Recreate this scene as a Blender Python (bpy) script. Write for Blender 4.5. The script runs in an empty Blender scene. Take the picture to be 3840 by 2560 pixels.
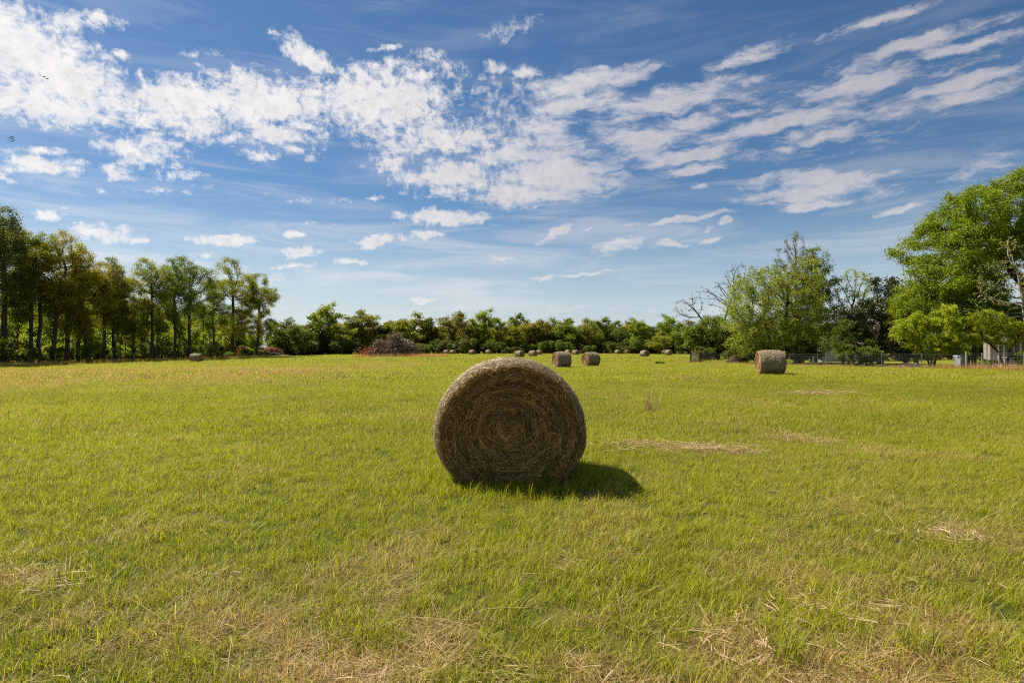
import bpy, math, random
import numpy as np
from mathutils import Vector, Euler

SC = bpy.context.scene
COL = SC.collection
R = math.radians

# ------------------------------------------------------------------ camera
CAM_H = 1.5
F_PX = 3840 * 20.0 / 36.0            # focal length in photograph pixels
PITCH = math.atan(25 / F_PX)
cam_d = bpy.data.cameras.new('camera')
cam_d.lens, cam_d.sensor_width = 20.0, 36.0
cam_d.clip_start, cam_d.clip_end = 0.05, 6000
cam = bpy.data.objects.new('camera', cam_d)
cam.location = (0, 0, CAM_H)
cam.rotation_euler = (math.pi / 2 + PITCH, 0, 0)
COL.objects.link(cam)
SC.camera = cam

# ------------------------------------------------------------------ sun and exposure
SUN_VEC = Vector((-0.70, 0.41, 1.0)).normalized()      # from the ground towards the sun
SUN_EL = math.asin(SUN_VEC.z)
SUN_AZ = math.atan2(SUN_VEC.x, SUN_VEC.y)              # clockwise from +Y
sun_d = bpy.data.lights.new('sun', 'SUN')
sun_d.energy, sun_d.angle, sun_d.color = 5.0, R(0.55), (1.0, 0.94, 0.84)
sun = bpy.data.objects.new('sun', sun_d)
sun.rotation_euler = (-SUN_VEC).to_track_quat('-Z', 'Y').to_euler()
COL.objects.link(sun)
SC.view_settings.view_transform = 'Standard'
SC.view_settings.look = 'None'
SC.view_settings.exposure = 0.95
SC.view_settings.gamma = 1.0
SC.view_settings.use_curve_mapping = False
SC.cycles.use_denoising = False
SC.cycles.filter_width = 1.15
SC.cycles.sample_clamp_indirect = 4.0
SC.cycles.sample_clamp_direct = 12.0
SC.cycles.max_bounces = 8
SC.cycles.transparent_max_bounces = 8
SC.cycles.transmission_bounces = 6
SC.cycles.diffuse_bounces = 4
SC.cycles.caustics_reflective = False
SC.cycles.caustics_refractive = False

# ------------------------------------------------------------------ node helper
class NT:
    def __init__(self, tree):
        self.t = tree
    def n(self, typ, ins=None, **props):
        nd = self.t.nodes.new(typ)
        for k, v in props.items():
            setattr(nd, k, v)
        for k, v in (ins or {}).items():
            s = nd.inputs[k]
            if hasattr(v, 'is_output'):
                self.t.links.new(v, s)
            elif hasattr(v, 'outputs'):
                self.t.links.new(v.outputs[0], s)
            else:
                s.default_value = v
        return nd
    def m(self, op, a, b=None, c=None, clamp=False):
        ins = {0: a}
        if b is not None: ins[1] = b
        if c is not None: ins[2] = c
        return self.n('ShaderNodeMath', ins, operation=op, use_clamp=clamp).outputs[0]
    def vm(self, op, a, b=None, out=0):
        ins = {0: a}
        if b is not None: ins[1] = b
        return self.n('ShaderNodeVectorMath', ins, operation=op).outputs[out]
    def mix(self, fac, a, b, blend='MIX'):
        nd = self.t.nodes.new('ShaderNodeMix')
        nd.data_type = 'RGBA'; nd.blend_type = blend
        for s, v in ((nd.inputs[0], fac), (nd.inputs[6], a), (nd.inputs[7], b)):
            if hasattr(v, 'is_output'): self.t.links.new(v, s)
            else: s.default_value = (*v, 1) if isinstance(v, tuple) and len(v) == 3 else v
        return nd.outputs[2]
    def smooth(self, x, a, b, lo=0.0, hi=1.0):
        nd = self.n('ShaderNodeMapRange', {0: x, 1: a, 2: b, 3: lo, 4: hi}, interpolation_type='SMOOTHSTEP')
        return nd.outputs[0]

# ------------------------------------------------------------------ sky: Nishita + a layer of altocumulus
def pix_dir(px, py):
    """world direction through a photograph pixel (3840 x 2560)"""
    d = Vector(((px - 1920) / F_PX, 1.0, (1280 - py) / F_PX))
    d.rotate(Euler((PITCH, 0, 0)))
    return d.normalized()

K = 3840 / 2352
# cloud banks: both ends, half width (in 2352-wide photograph units) and thickness
BANKS = [
 (-80,60,120,140,95,1.15),(0,130,260,230,95,1.15),(-80,215,300,245,62,1.15),(0,10,60,40,30,.7),(100,60,280,38,24,.85),
 (130,90,210,120,30,.6),(240,120,300,140,15,.5),(250,235,560,232,62,1.15),(420,215,800,255,66,1.15),(700,220,1030,235,78,1.1),
 (640,85,780,185,30,1.0),(880,175,1050,165,42,.8),(230,340,420,338,40,.85),(240,380,290,400,26,.8),(380,300,540,280,40,.85),
 (560,280,720,330,46,.8),(640,340,740,358,20,.55),(360,392,460,395,22,.75),(560,355,625,360,18,.75),(520,322,560,308,18,.7),
 (-20,380,185,385,32,.95),(0,350,150,345,15,.6),(0,412,40,420,15,.6),(0,262,170,272,22,.7),(600,70,665,90,8,.55),
 (830,300,1180,320,58,.95),(840,382,960,372,26,.85),(900,400,1180,405,46,.95),(1000,360,1400,335,52,.8),(1090,440,1270,452,34,1.0),
 (1176,165,1251,160,12,.7),(1100,150,1180,155,14,.55),(1100,222,1556,147,24,.9),(1190,248,1426,226,21,.85),(1300,275,1801,167,29,.9),
 (1601,170,1836,90,20,.66),(1866,95,2171,0,17,.72),(1936,148,2352,25,20,.78),(2081,133,2400,65,15,.78),(1751,232,2196,140,23,.8),
 (2021,242,2400,132,24,.85),(2016,276,2400,176,20,.9),(1581,326,2036,220,26,.95),(1441,382,1736,325,21,.9),(1511,404,1700,369,13,.85),
 (1826,334,1996,275,14,.8),(1366,330,1621,300,38,.8),(1150,305,1336,285,22,.75),(1130,395,1426,412,56,1.1),(1130,442,1376,440,28,.85),
 (1470,300,1700,260,24,.7),(1641,272,1770,245,14,.65),(1780,350,1840,335,12,.55),(2100,210,2352,110,40,.4),
 (1480,340,2420,110,120,.40),(1950,250,2420,150,70,.34),(1000,210,1560,240,80,.42),(1250,330,1700,300,60,.45),
 (1641,424,2151,390,24,.75),(1641,452,2126,424,28,.85),(1776,484,1986,460,15,.8),(1582,431,1630,430,9,.75),(2006,498,2150,456,12,.58),
 (2120,405,2400,365,38,.42),(1225,556,1325,513,12,.8),(1326,532,1395,520,10,.55),(1386,530,1720,478,9,.66),(1355,580,1490,543,18,.66),
 (1502,562,1595,555,9,.8),(1608,557,1655,546,7,.66),(1648,518,1680,502,10,.66),(1610,535,1640,525,8,.6),
 (885,494,1155,504,20,1.15),(945,540,1022,541,13,.8),(812,556,892,550,16,.95),(905,540,942,545,10,.6),(838,452,882,450,7,.75),
 (1080,596,1225,588,14,.55),(655,536,695,534,10,.8),(425,551,605,548,14,.9),(636,580,745,580,14,.8),(600,612,748,607,9,.55),
 (768,602,852,600,10,.7),(432,586,505,585,10,.6),(165,530,295,540,24,1.0),(296,552,352,556,9,.7),(65,492,152,490,13,.8),
 (935,692,1002,690,8,.95),(1205,637,1292,631,6,.6),(1230,642,1495,604,5,.5),(1090,85,1252,48,26,.42),(835,112,935,105,7,.55),
 (420,126,512,132,10,.55),(0,428,620,432,20,.32),(540,445,900,470,12,.26),(560,520,860,505,8,.22),(280,610,720,640,26,.36),(900,720,1700,700,20,.25),
]
world = bpy.data.worlds.new('World')
SC.world = world
world.use_nodes = True
world.cycles.sampling_method = 'MANUAL'
world.cycles.sample_map_resolution = 512
wt = world.node_tree
wt.nodes.clear()
W = NT(wt)
sky = W.n('ShaderNodeTexSky', sky_type='NISHITA', sun_disc=False, sun_elevation=SUN_EL, sun_rotation=SUN_AZ,
          altitude=150, air_density=1.0, dust_density=0.25, ozone_density=2.6)
dirv = W.vm('NORMALIZE', W.n('ShaderNodeTexCoord').outputs['Generated'])
sep = W.n('ShaderNodeSeparateXYZ', {0: dirv})
dx, dy, dz = sep.outputs
az = W.m('ARCTAN2', dx, dy)
el = W.m('ARCSINE', dz)
azel = W.n('ShaderNodeCombineXYZ', {0: az, 1: el, 2: 0.0}).outputs[0]
zz = W.m('MAXIMUM', W.m('ADD', dz, 0.10), 0.06)
plane = W.n('ShaderNodeCombineXYZ', {0: W.m('DIVIDE', dx, zz), 1: W.m('DIVIDE', dy, zz), 2: 0.0}).outputs[0]
# soft domain warp of the bank outlines
warp = W.n('ShaderNodeTexNoise', {'Vector': azel, 'Scale': 16.0, 'Detail': 4.0, 'Roughness': 0.6}, noise_dimensions='2D')
wofs = W.vm('MULTIPLY', W.vm('SUBTRACT', warp.outputs[1], (0.5, 0.5, 0.5)), (0.036, 0.024, 0.0))
azw = W.vm('ADD', azel, wofs)
acc = None
for (x0, y0, x1, y1, w, s) in BANKS:
    a, b = pix_dir(x0 * K, y0 * K), pix_dir(x1 * K, y1 * K)
    pa = (math.atan2(a.x, a.y), math.asin(a.z)); pb = (math.atan2(b.x, b.y), math.asin(b.z))
    ca, ce = (pa[0] + pb[0]) / 2, (pa[1] + pb[1]) / 2
    sc_ = K / F_PX * math.cos(ca) ** 1.2
    hl = math.hypot(pb[0] - pa[0], pb[1] - pa[1]) / 2
    hw = w * sc_ * 1.36
    mp = W.n('ShaderNodeMapping', {'Vector': azw, 'Location': (ca, ce, 0), 'Rotation': (0, 0, math.atan2(pb[1] - pa[1], pb[0] - pa[0])),
                                   'Scale': (hl + hw, hw, 1)}, vector_type='TEXTURE')
    g = W.n('ShaderNodeTexGradient', {0: mp.outputs[0]}, gradient_type='SPHERICAL').outputs[1]
    s = s * (1.0 + 0.55 * max(0.0, 1 - w / 26.0))
    acc = W.m('MULTIPLY', g, s) if acc is None else W.n('ShaderNodeMath', {0: acc, 1: W.m('MULTIPLY', g, s), 2: 0.05}, operation='SMOOTH_MAX').outputs[0]
# beyond the view the same kind of broken banks carries on
big = W.n('ShaderNodeTexNoise', {'Vector': plane, 'Scale': 0.55, 'Detail': 3.0, 'Roughness': 0.55}, noise_dimensions='2D').outputs[0]
outside = W.smooth(W.m('ABSOLUTE', az), 0.82, 1.15)
over = W.smooth(dz, 0.60, 0.72)
acc = W.m('ADD', acc, W.m('MULTIPLY', W.m('MAXIMUM', outside, over), W.smooth(big, 0.45, 0.72, 0.0, 0.8)))
acc = W.m('MINIMUM', acc, 1.0)
pw = W.vm('ADD', plane, W.vm('MULTIPLY', wofs, (3.0, 3.0, 0.0)))
puff = W.n('ShaderNodeTexNoise', {'Vector': pw, 'Scale': 7.5, 'Detail': 9.0, 'Roughness': 0.62, 'Lacunarity': 2.1}, noise_dimensions='2D').outputs[0]
# ripples drawn out along the wind, lying in rows
rot = W.n('ShaderNodeMapping', {'Vector': azw, 'Rotation': (0, 0, R(-21)), 'Scale': (0.24, 1.0, 1.0)}, vector_type='POINT').outputs[0]
rip = W.n('ShaderNodeTexNoise', {'Vector': rot, 'Scale': 62.0, 'Detail': 7.0, 'Roughness': 0.66}, noise_dimensions='2D').outputs[0]
fine = W.n('ShaderNodeTexNoise', {'Vector': azw, 'Scale': 58.0, 'Detail': 8.0, 'Roughness': 0.68}, noise_dimensions='2D').outputs[0]
lane = W.smooth(az, -0.12, 0.22)
fine = W.m('ADD', W.m('MULTIPLY', fine, W.m('SUBTRACT', 1.0, lane)), W.m('MULTIPLY', rip, lane))
nz = W.m('ADD', W.m('MULTIPLY', W.m('SUBTRACT', puff, 0.5), W.m('SUBTRACT', 1.7, W.m('MULTIPLY', lane, 0.8))), W.m('MULTIPLY', W.m('SUBTRACT', fine, 0.5), 2.4))
raw = W.m('ADD', W.m('MULTIPLY', acc, W.m('ADD', 1.42, W.m('MULTIPLY', lane, 0.3))), nz)
raw = W.m('MULTIPLY', raw, W.smooth(acc, 0.0, 0.2))
dens = W.smooth(raw, 0.14, 1.30)
dens = W.m('MULTIPLY', dens, W.m('SUBTRACT', 1.0, W.m('MULTIPLY', lane, 0.16)))
# thin cirrus veil low in the sky
veil_c = W.vm('MULTIPLY', azel, (1.6, 13.0, 0.0))
veil_n = W.n('ShaderNodeTexNoise', {'Vector': veil_c, 'Scale': 2.2, 'Detail': 6.0, 'Roughness': 0.6, 'Distortion': 0.6}, noise_dimensions='2D').outputs[0]
veil = W.m('MULTIPLY', W.smooth(veil_n, 0.40, 0.80), W.smooth(el, 0.50, 0.03, 0.12, 0.6))
dens = W.m('MAXIMUM', dens, veil)
# cloud brightness: forward scattering towards the sun, thicker parts a little greyer
cosun = W.vm('DOT_PRODUCT', dirv, tuple(SUN_VEC), out=1)
glow = W.smooth(cosun, 0.25, 1.0, 0.0, 1.0)
shade = W.n('ShaderNodeTexNoise', {'Vector': W.vm('ADD', azel, (0.016, -0.022, 0.0)), 'Scale': 34.0, 'Detail': 6.0, 'Roughness': 0.62}, noise_dimensions='2D').outputs[0]
body = W.m('MULTIPLY', W.smooth(raw, 0.75, 1.7), W.smooth(shade, 0.35, 0.7))
ccol = W.mix(glow, (4.7, 4.5, 4.75), (8.2, 7.95, 7.75))
ccol = W.mix(W.smooth(el, 0.32, 0.08, 0.0, 0.75), ccol, W.mix(glow, (6.6, 6.6, 6.7), (8.6, 8.4, 8.2)))
ccol = W.mix(W.m('MULTIPLY', body, 0.62), ccol, W.mix(glow, (3.3, 3.3, 3.6), (5.2, 5.2, 5.4)))
hs = W.n('ShaderNodeHueSaturation', {'Saturation': 1.20, 'Value': 0.70, 'Color': sky.outputs[0]}).outputs[0]
hs = W.mix(W.smooth(el, 0.26, -0.02, 0.0, 0.85), hs, W.mix(glow, (4.6, 5.3, 5.9), (7.0, 7.2, 7.0)))
skyc = W.mix(W.m('MULTIPLY', dens, 0.97), hs, ccol)
bg = W.n('ShaderNodeBackground', {'Color': skyc, 'Strength': 0.066})
W.n('ShaderNodeOutputWorld', {0: bg.outputs[0]})

# ================================================================== helpers
def vhash(ix, iy, seed):
    h = (ix.astype(np.int64) * 374761393 + iy.astype(np.int64) * 668265263 + seed * 974634721) & 0x7fffffff
    h = ((h ^ (h >> 13)) * 1274126177) & 0x7fffffff
    return ((h ^ (h >> 16)) & 0xffff) / 65535.0

def vnoise(x, y, seed=0):
    x = np.asarray(x, float); y = np.asarray(y, float)
    ix, iy = np.floor(x), np.floor(y)
    fx, fy = x - ix, y - iy
    fx = fx * fx * (3 - 2 * fx); fy = fy * fy * (3 - 2 * fy)
    a, b = vhash(ix, iy, seed), vhash(ix + 1, iy, seed)
    c, d = vhash(ix, iy + 1, seed), vhash(ix + 1, iy + 1, seed)
    return (a * (1 - fx) + b * fx) * (1 - fy) + (c * (1 - fx) + d * fx) * fy

def fbm(x, y, seed=0, oct=4):
    s, a, t = 0.0, 0.5, 0.0
    for k in range(oct):
        s = s + a * vnoise(x * 2 ** k, y * 2 ** k, seed + k * 17); t += a; a *= 0.5
    return s / t

def sstep(a, b, x):
    t = np.clip((np.asarray(x, float) - a) / (b - a), 0, 1)
    return t * t * (3 - 2 * t)

def zt(x, y):
    """height of the field: level round the camera, a slight hollow beyond, lower towards the wood on the left"""
    x = np.asarray(x, float); y = np.asarray(y, float)
    r = np.hypot(x, y)
    z = -0.28 * sstep(30, 60, y) - 0.28 * sstep(-12, -52, x) * sstep(30, 80, r)
    z = z + 0.05 * (fbm(x * 0.45, y * 0.45, 5, 2) - 0.5) + 0.10 * (vnoise(x * 0.05, y * 0.05, 9) - 0.5) * sstep(12, 40, r)
    return z

def gp(px, py):
    """where the ray through a photograph pixel meets the field"""
    d = pix_dir(px, py)
    t = 1.0
    lo, hi = 0.5, 900.0
    f = lambda t: CAM_H + d.z * t - float(zt(d.x * t, d.y * t))
    ts = np.geomspace(0.8, 800, 500)
    prev = ts[0]
    for t in ts:
        if f(t) < 0:
            lo, hi = prev, t
            for _ in range(30):
                mid = (lo + hi) / 2
                if f(mid) < 0: hi = mid
                else: lo = mid
            t = hi
            return np.array([d.x * t, d.y * t, float(zt(d.x * t, d.y * t))])
        prev = t
    raise ValueError('no ground at %s %s' % (px, py))

def at(px, dist):
    """ground point in the direction of pixel column px, dist metres forward"""
    x = (px - 1920) / F_PX * dist
    return np.array([x, dist, float(zt(x, dist))])

def mesh_np(name, V, F, mat=None, attrs=None, smooth=False):
    """F: (n,3) or (n,4) index array; attrs: name -> per-vertex floats"""
    me = bpy.data.meshes.new(name)
    V = np.asarray(V, np.float32); F = np.asarray(F, np.int32)
    k = F.shape[1]
    me.vertices.add(len(V)); me.vertices.foreach_set('co', V.ravel())
    me.loops.add(F.size); me.loops.foreach_set('vertex_index', F.ravel())
    me.polygons.add(len(F))
    me.polygons.foreach_set('loop_start', np.arange(0, F.size, k, dtype=np.int32))
    me.update(calc_edges=True)
    if smooth: me.polygons.foreach_set('use_smooth', np.ones(len(F), bool))
    for an, av in (attrs or {}).items():
        a = me.attributes.new(an, 'FLOAT', 'POINT'); a.data.foreach_set('value', np.asarray(av, np.float32))
    if mat: me.materials.append(mat)
    me.validate()
    return me

def obj(name, me, parent=None, loc=(0, 0, 0), rot=(0, 0, 0), scale=None):
    o = bpy.data.objects.new(name, me)
    COL.objects.link(o)
    o.location = loc; o.rotation_euler = rot
    if scale is not None: o.scale = scale
    if parent is not None: o.parent = parent
    return o

def tag(o, label=None, cat=None, group=None, kind=None):
    if label: o['label'] = label
    if cat: o['category'] = cat
    if group: o['group'] = group
    if kind: o['kind'] = kind
    return o

def thing(name, label, cat, loc=(0, 0, 0), rz=0.0, group=None, scale=None):
    o = obj(name, None, None, loc, (0, 0, rz), scale)
    o.empty_display_size = 0.3
    return tag(o, label, cat, group)

def copy_thing(root, loc, rz, label, group=None, scale=None):
    c = root.copy(); COL.objects.link(c)
    c.location = loc; c.rotation_euler = (0, 0, rz)
    if scale is not None: c.scale = scale
    c['label'] = label
    if group: c['group'] = group
    for ch in list(root.children):
        d = ch.copy(); COL.objects.link(d); d.parent = c
        for g in list(ch.children):
            e = g.copy(); COL.objects.link(e); e.parent = d
    return c

class MB:
    """collects boxes, bars and tubes into one mesh (quads)"""
    def __init__(self):
        self.V, self.F = [], []
    def quadbox(self, corners):
        b = len(self.V); self.V += [tuple(c) for c in corners]
        self.F += [(b, b + 3, b + 2, b + 1), (b + 4, b + 5, b + 6, b + 7), (b, b + 1, b + 5, b + 4),
                   (b + 1, b + 2, b + 6, b + 5), (b + 2, b + 3, b + 7, b + 6), (b + 3, b, b + 4, b + 7)]
        return self
    def box(self, x0, y0, z0, x1, y1, z1):
        return self.quadbox([(x0, y0, z0), (x1, y0, z0), (x1, y1, z0), (x0, y1, z0), (x0, y0, z1), (x1, y0, z1), (x1, y1, z1), (x0, y1, z1)])
    def tube(self, pts, rad, n=6):
        pts = [np.array(p, float) for p in pts]
        rad = [rad] * len(pts) if np.isscalar(rad) else list(rad)
        base = len(self.V)
        for i, p in enumerate(pts):
            d = pts[min(i + 1, len(pts) - 1)] - pts[max(i - 1, 0)]
            d = d / (np.linalg.norm(d) + 1e-9)
            ref = np.array([0, 0, 1.0]) if abs(d[2]) < 0.9 else np.array([1.0, 0, 0])
            u = np.cross(ref, d); u /= np.linalg.norm(u); v = np.cross(d, u)
            for k in range(n):
                a = 2 * math.pi * k / n
                self.V.append(tuple(p + rad[i] * (math.cos(a) * u + math.sin(a) * v)))
        for i in range(len(pts) - 1):
            for k in range(n):
                a, b = base + i * n + k, base + i * n + (k + 1) % n
                self.F.append((a, b, b + n, a + n))
        for ring, flip in ((base, True), (base + (len(pts) - 1) * n, False)):
            for k in range(1, n - 1, 2):
                q = (ring, ring + k, ring + k + 1, ring + min(k + 2, n - 1)) 
                if q[2] == q[3]: q = (ring, ring + k, ring + k + 1)
                self.F.append(tuple(reversed(q)) if flip else q)
        return self
    def mesh(self, name, mat, smooth=False):
        me = bpy.data.meshes.new(name)
        me.from_pydata(self.V, [], self.F); me.update()
        if smooth: me.polygons.foreach_set('use_smooth', np.ones(len(me.polygons), bool))
        me.materials.append(mat)
        return me
    def build(self, name, mat, parent=None, loc=(0, 0, 0), smooth=False):
        return obj(name, self.mesh(name, mat, smooth), parent, loc)

# ================================================================== materials
def new_mat(name):
    m = bpy.data.materials.new(name); m.use_nodes = True
    m.node_tree.nodes.clear()
    return m, NT(m.node_tree)

def attr(N, name, typ='GEOMETRY'):
    return N.n('ShaderNodeAttribute', attribute_name=name, attribute_type=typ).outputs['Fac']

def plain_mat(name, col, rough=0.7, var=0.25, scale=6.0, bump=0.0, spec=0.3, col2=None, metal=0.0):
    m, N = new_mat(name)
    tc = N.n('ShaderNodeTexCoord').outputs['Object']
    nz = N.n('ShaderNodeTexNoise', {'Vector': tc, 'Scale': scale, 'Detail': 6.0, 'Roughness': 0.65}).outputs[0]
    c2 = col2 or tuple(c * (1 - var) for c in col)
    c = N.mix(N.smooth(nz, 0.3, 0.7), c2, col)
    b = N.n('ShaderNodeBsdfPrincipled', {'Base Color': c, 'Roughness': rough, 'Specular IOR Level': spec, 'Metallic': metal})
    if bump:
        N.t.links.new(N.n('ShaderNodeBump', {'Height': nz, 'Strength': bump, 'Distance': 0.05}).outputs[0], b.inputs['Normal'])
    N.n('ShaderNodeOutputMaterial', {0: b.outputs[0]})
    return m

def leaf_mat(name, ca, cb, trans=0.42, tcol=None, rough=0.5, spec=0.25, hue=0.03):
    """leaf: tint attribute picks between two leaf colours; light shines through"""
    m, N = new_mat(name)
    t = attr(N, 'tint')
    rnd = N.n('ShaderNodeObjectInfo').outputs['Random']
    c = N.mix(t, ca, cb)
    c = N.n('ShaderNodeHueSaturation', {'Hue': N.m('ADD', 0.5, N.m('MULTIPLY', N.m('SUBTRACT', rnd, 0.5), hue)),
                                        'Value': N.m('ADD', 0.86, N.m('MULTIPLY', rnd, 0.28)), 'Color': c}).outputs[0]
    p = N.n('ShaderNodeBsdfPrincipled', {'Base Color': c, 'Roughness': rough, 'Specular IOR Level': spec})
    tc = N.mix(1.0, c, tcol or (1.5, 1.45, 0.7), 'MULTIPLY')
    tr = N.n('ShaderNodeBsdfTranslucent', {'Color': tc})
    mx = N.n('ShaderNodeMixShader', {0: trans, 1: p.outputs[0], 2: tr.outputs[0]})
    N.n('ShaderNodeOutputMaterial', {0: mx.outputs[0]})
    return m

M_BARK = plain_mat('bark', (0.095, 0.075, 0.058), 0.9, 0.55, 9.0, 0.6, 0.1)
M_BARK_PALE = plain_mat('pale_bark', (0.30, 0.26, 0.21), 0.9, 0.45, 9.0, 0.5, 0.1)
LM = {
 'dark':   leaf_mat('leaf_dark_green', (0.044, 0.064, 0.010), (0.135, 0.162, 0.022), 0.42),
 'mid':    leaf_mat('leaf_mid_green', (0.064, 0.100, 0.010), (0.195, 0.235, 0.026), 0.46),
 'olive':  leaf_mat('leaf_olive', (0.115, 0.128, 0.014), (0.31, 0.30, 0.038), 0.52, (1.35, 1.35, 0.6)),
 'rust':   leaf_mat('leaf_golden', (0.175, 0.165, 0.016), (0.44, 0.385, 0.045), 0.54, (1.35, 1.28, 0.5)),
 'bright': leaf_mat('leaf_bright_green', (0.095, 0.145, 0.010), (0.28, 0.33, 0.028), 0.52),
 'oak':    leaf_mat('leaf_fresh_oak', (0.085, 0.128, 0.008), (0.265, 0.315, 0.020), 0.46),
 'pale':   leaf_mat('leaf_pale_green', (0.130, 0.168, 0.022), (0.32, 0.35, 0.060), 0.50),
 'glossy': leaf_mat('leaf_glossy_dark', (0.022, 0.036, 0.009), (0.090, 0.100, 0.030), 0.14, None, 0.4, 0.45),
 'yellow': leaf_mat('leaf_yellow_green', (0.14, 0.195, 0.010), (0.37, 0.39, 0.030), 0.48),
 'bud':    leaf_mat('leaf_bud', (0.12, 0.11, 0.045), (0.26, 0.235, 0.09), 0.40, (1.3, 1.2, 0.7)),
 'tan':    leaf_mat('leaf_tan', (0.105, 0.100, 0.016), (0.27, 0.235, 0.040), 0.50, (1.35, 1.28, 0.55)),
 'dead':   leaf_mat('leaf_rust_red', (0.16, 0.050, 0.022), (0.38, 0.13, 0.05), 0.30, (1.3, 0.9, 0.6)),
}

# ground sheet under the grass: thatch and soil, dry and green patches
def ground_mat():
    m, N = new_mat('field_ground')
    p = N.n('ShaderNodeNewGeometry').outputs['Position']
    big = N.n('ShaderNodeTexNoise', {'Vector': p, 'Scale': 0.07, 'Detail': 5.0, 'Roughness': 0.6}).outputs[0]
    mid = N.n('ShaderNodeTexNoise', {'Vector': p, 'Scale': 0.9, 'Detail': 6.0, 'Roughness': 0.7}).outputs[0]
    fin = N.n('ShaderNodeTexNoise', {'Vector': p, 'Scale': 22.0, 'Detail': 5.0, 'Roughness': 0.7}).outputs[0]
    dry = attr(N, 'dry')
    far = attr(N, 'far')
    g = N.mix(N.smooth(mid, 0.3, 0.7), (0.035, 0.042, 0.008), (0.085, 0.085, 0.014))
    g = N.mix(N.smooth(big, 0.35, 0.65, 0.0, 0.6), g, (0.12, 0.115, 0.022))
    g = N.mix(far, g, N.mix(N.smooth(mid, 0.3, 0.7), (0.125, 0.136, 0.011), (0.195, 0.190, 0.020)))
    d = N.mix(N.smooth(fin, 0.3, 0.7), (0.075, 0.045, 0.020), (0.26, 0.17, 0.075))
    c = N.mix(N.smooth(N.m('ADD', dry, N.m('MULTIPLY', N.m('SUBTRACT', mid, 0.5), 0.8)), 0.25, 0.9), g, d)
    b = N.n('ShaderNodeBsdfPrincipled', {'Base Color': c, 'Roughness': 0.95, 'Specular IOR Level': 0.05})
    bh = N.m('ADD', N.m('MULTIPLY', fin, 0.5), mid)
    N.t.links.new(N.n('ShaderNodeBump', {'Height': bh, 'Strength': 0.7, 'Distance': 0.06}).outputs[0], b.inputs['Normal'])
    N.n('ShaderNodeOutputMaterial', {0: b.outputs[0]})
    return m

def blade_mat(name='grass_blade', straw=((0.20, 0.12, 0.04), (0.68, 0.50, 0.24)), green=((0.060, 0.094, 0.005), (0.43, 0.445, 0.022))):
    m, N = new_mat(name)
    r = attr(N, 'rnd'); h = attr(N, 'hgt')
    dry = attr(N, 'dry', 'INSTANCER'); v = attr(N, 'vary', 'INSTANCER')
    isdry = N.smooth(N.m('SUBTRACT', dry, r), -0.07, 0.07)
    r2 = N.m('FRACT', N.m('MULTIPLY', r, 7.31))
    t = N.m('ADD', N.m('MULTIPLY', r2, 0.62), N.m('MULTIPLY', v, 0.38))
    g = N.mix(t, green[0], green[1])
    g = N.mix(N.m('MULTIPLY', h, 0.35), g, (0.49, 0.46, 0.024))
    s = N.mix(r2, straw[0], straw[1])
    c = N.mix(isdry, g, s)
    p = N.n('ShaderNodeBsdfPrincipled', {'Base Color': c, 'Roughness': 0.5, 'Specular IOR Level': 0.28})
    tr = N.n('ShaderNodeBsdfTranslucent', {'Color': N.mix(1.0, c, (1.25, 1.28, 0.7), 'MULTIPLY')})
    mx = N.n('ShaderNodeMixShader', {0: 0.48, 1: p.outputs[0], 2: tr.outputs[0]})
    N.n('ShaderNodeOutputMaterial', {0: mx.outputs[0]})
    return m

def straw_mat(name, ca, cb, rough=0.6):
    m, N = new_mat(name)
    r = attr(N, 'rnd')
    c = N.mix(r, ca, cb)
    p = N.n('ShaderNodeBsdfPrincipled', {'Base Color': c, 'Roughness': rough, 'Specular IOR Level': 0.3})
    tr = N.n('ShaderNodeBsdfTranslucent', {'Color': c})
    mx = N.n('ShaderNodeMixShader', {0: 0.15, 1: p.outputs[0], 2: tr.outputs[0]})
    N.n('ShaderNodeOutputMaterial', {0: mx.outputs[0]})
    return m

# ================================================================== where the turf is dry
# (photograph column, row, half width m, half depth m, strength): flattened hay and bare thatch lying on the field
DRY = [(2620, 1685, 0.72, 0.20, 1.0), (2420, 1668, 0.5, 0.16, .7), (2760, 1702, 0.5, 0.14, .75), (3020, 1655, 0.55, 0.25, .75), (3060, 1478, 1.0, 0.5, .8), (2870, 1520, .9, 1.0, .55),
       (2790, 1500, .7, .7, .5), (3560, 2012, 0.30, 0.07, 1.0), (3220, 2300, .30, .07, .8), (2790, 2440, .20, .10, 1.0), (70, 2180, .22, .13, 1.0), (250, 2330, .35, .14, .55),
       (900, 2350, .30, .10, .6), (1250, 2470, .35, .10, .65), (700, 2260, .3, .12, .4), (1500, 2240, .35, .12, .5), (1750, 2330, .3, .1, .5), (1080, 2170, .4, .12, .4),
       (2280, 2330, .3, .1, .5), (3600, 2450, .4, .1, .5), (2300, 2080, .3, .15, .4), (1550, 1580, .8, .3, .45), (2540, 1415, 1.2, 2.5, .6), (3230, 1700, .5, .2, .5), (2850, 1590, .35, .2, .6),
       (3240, 1740, .4, .2, .45), (200, 1580, .9, .4, .4), (3750, 1650, .5, .4, .4), (2000, 2500, .3, .08, .5), (420, 2480, .3, .08, .5), (1400, 2360, .25, .1, .5)]
DRYW = [(*gp(a, b)[:2], c, d, e) for a, b, c, d, e in DRY]
FENCE_PX = [(2590, 1360.5), (2628, 1361.5), (2665, 1363), (2730, 1364), (2802, 1366), (2963, 1371.5), (3066, 1375), (3176, 1378), (3307, 1380.5), (3456, 1383.5), (3625, 1384.5), (3682, 1385), (3748, 1387), (3840, 1390), (3960, 1395)]
FENCE = [gp(a, b) for a, b in FENCE_PX]

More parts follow.
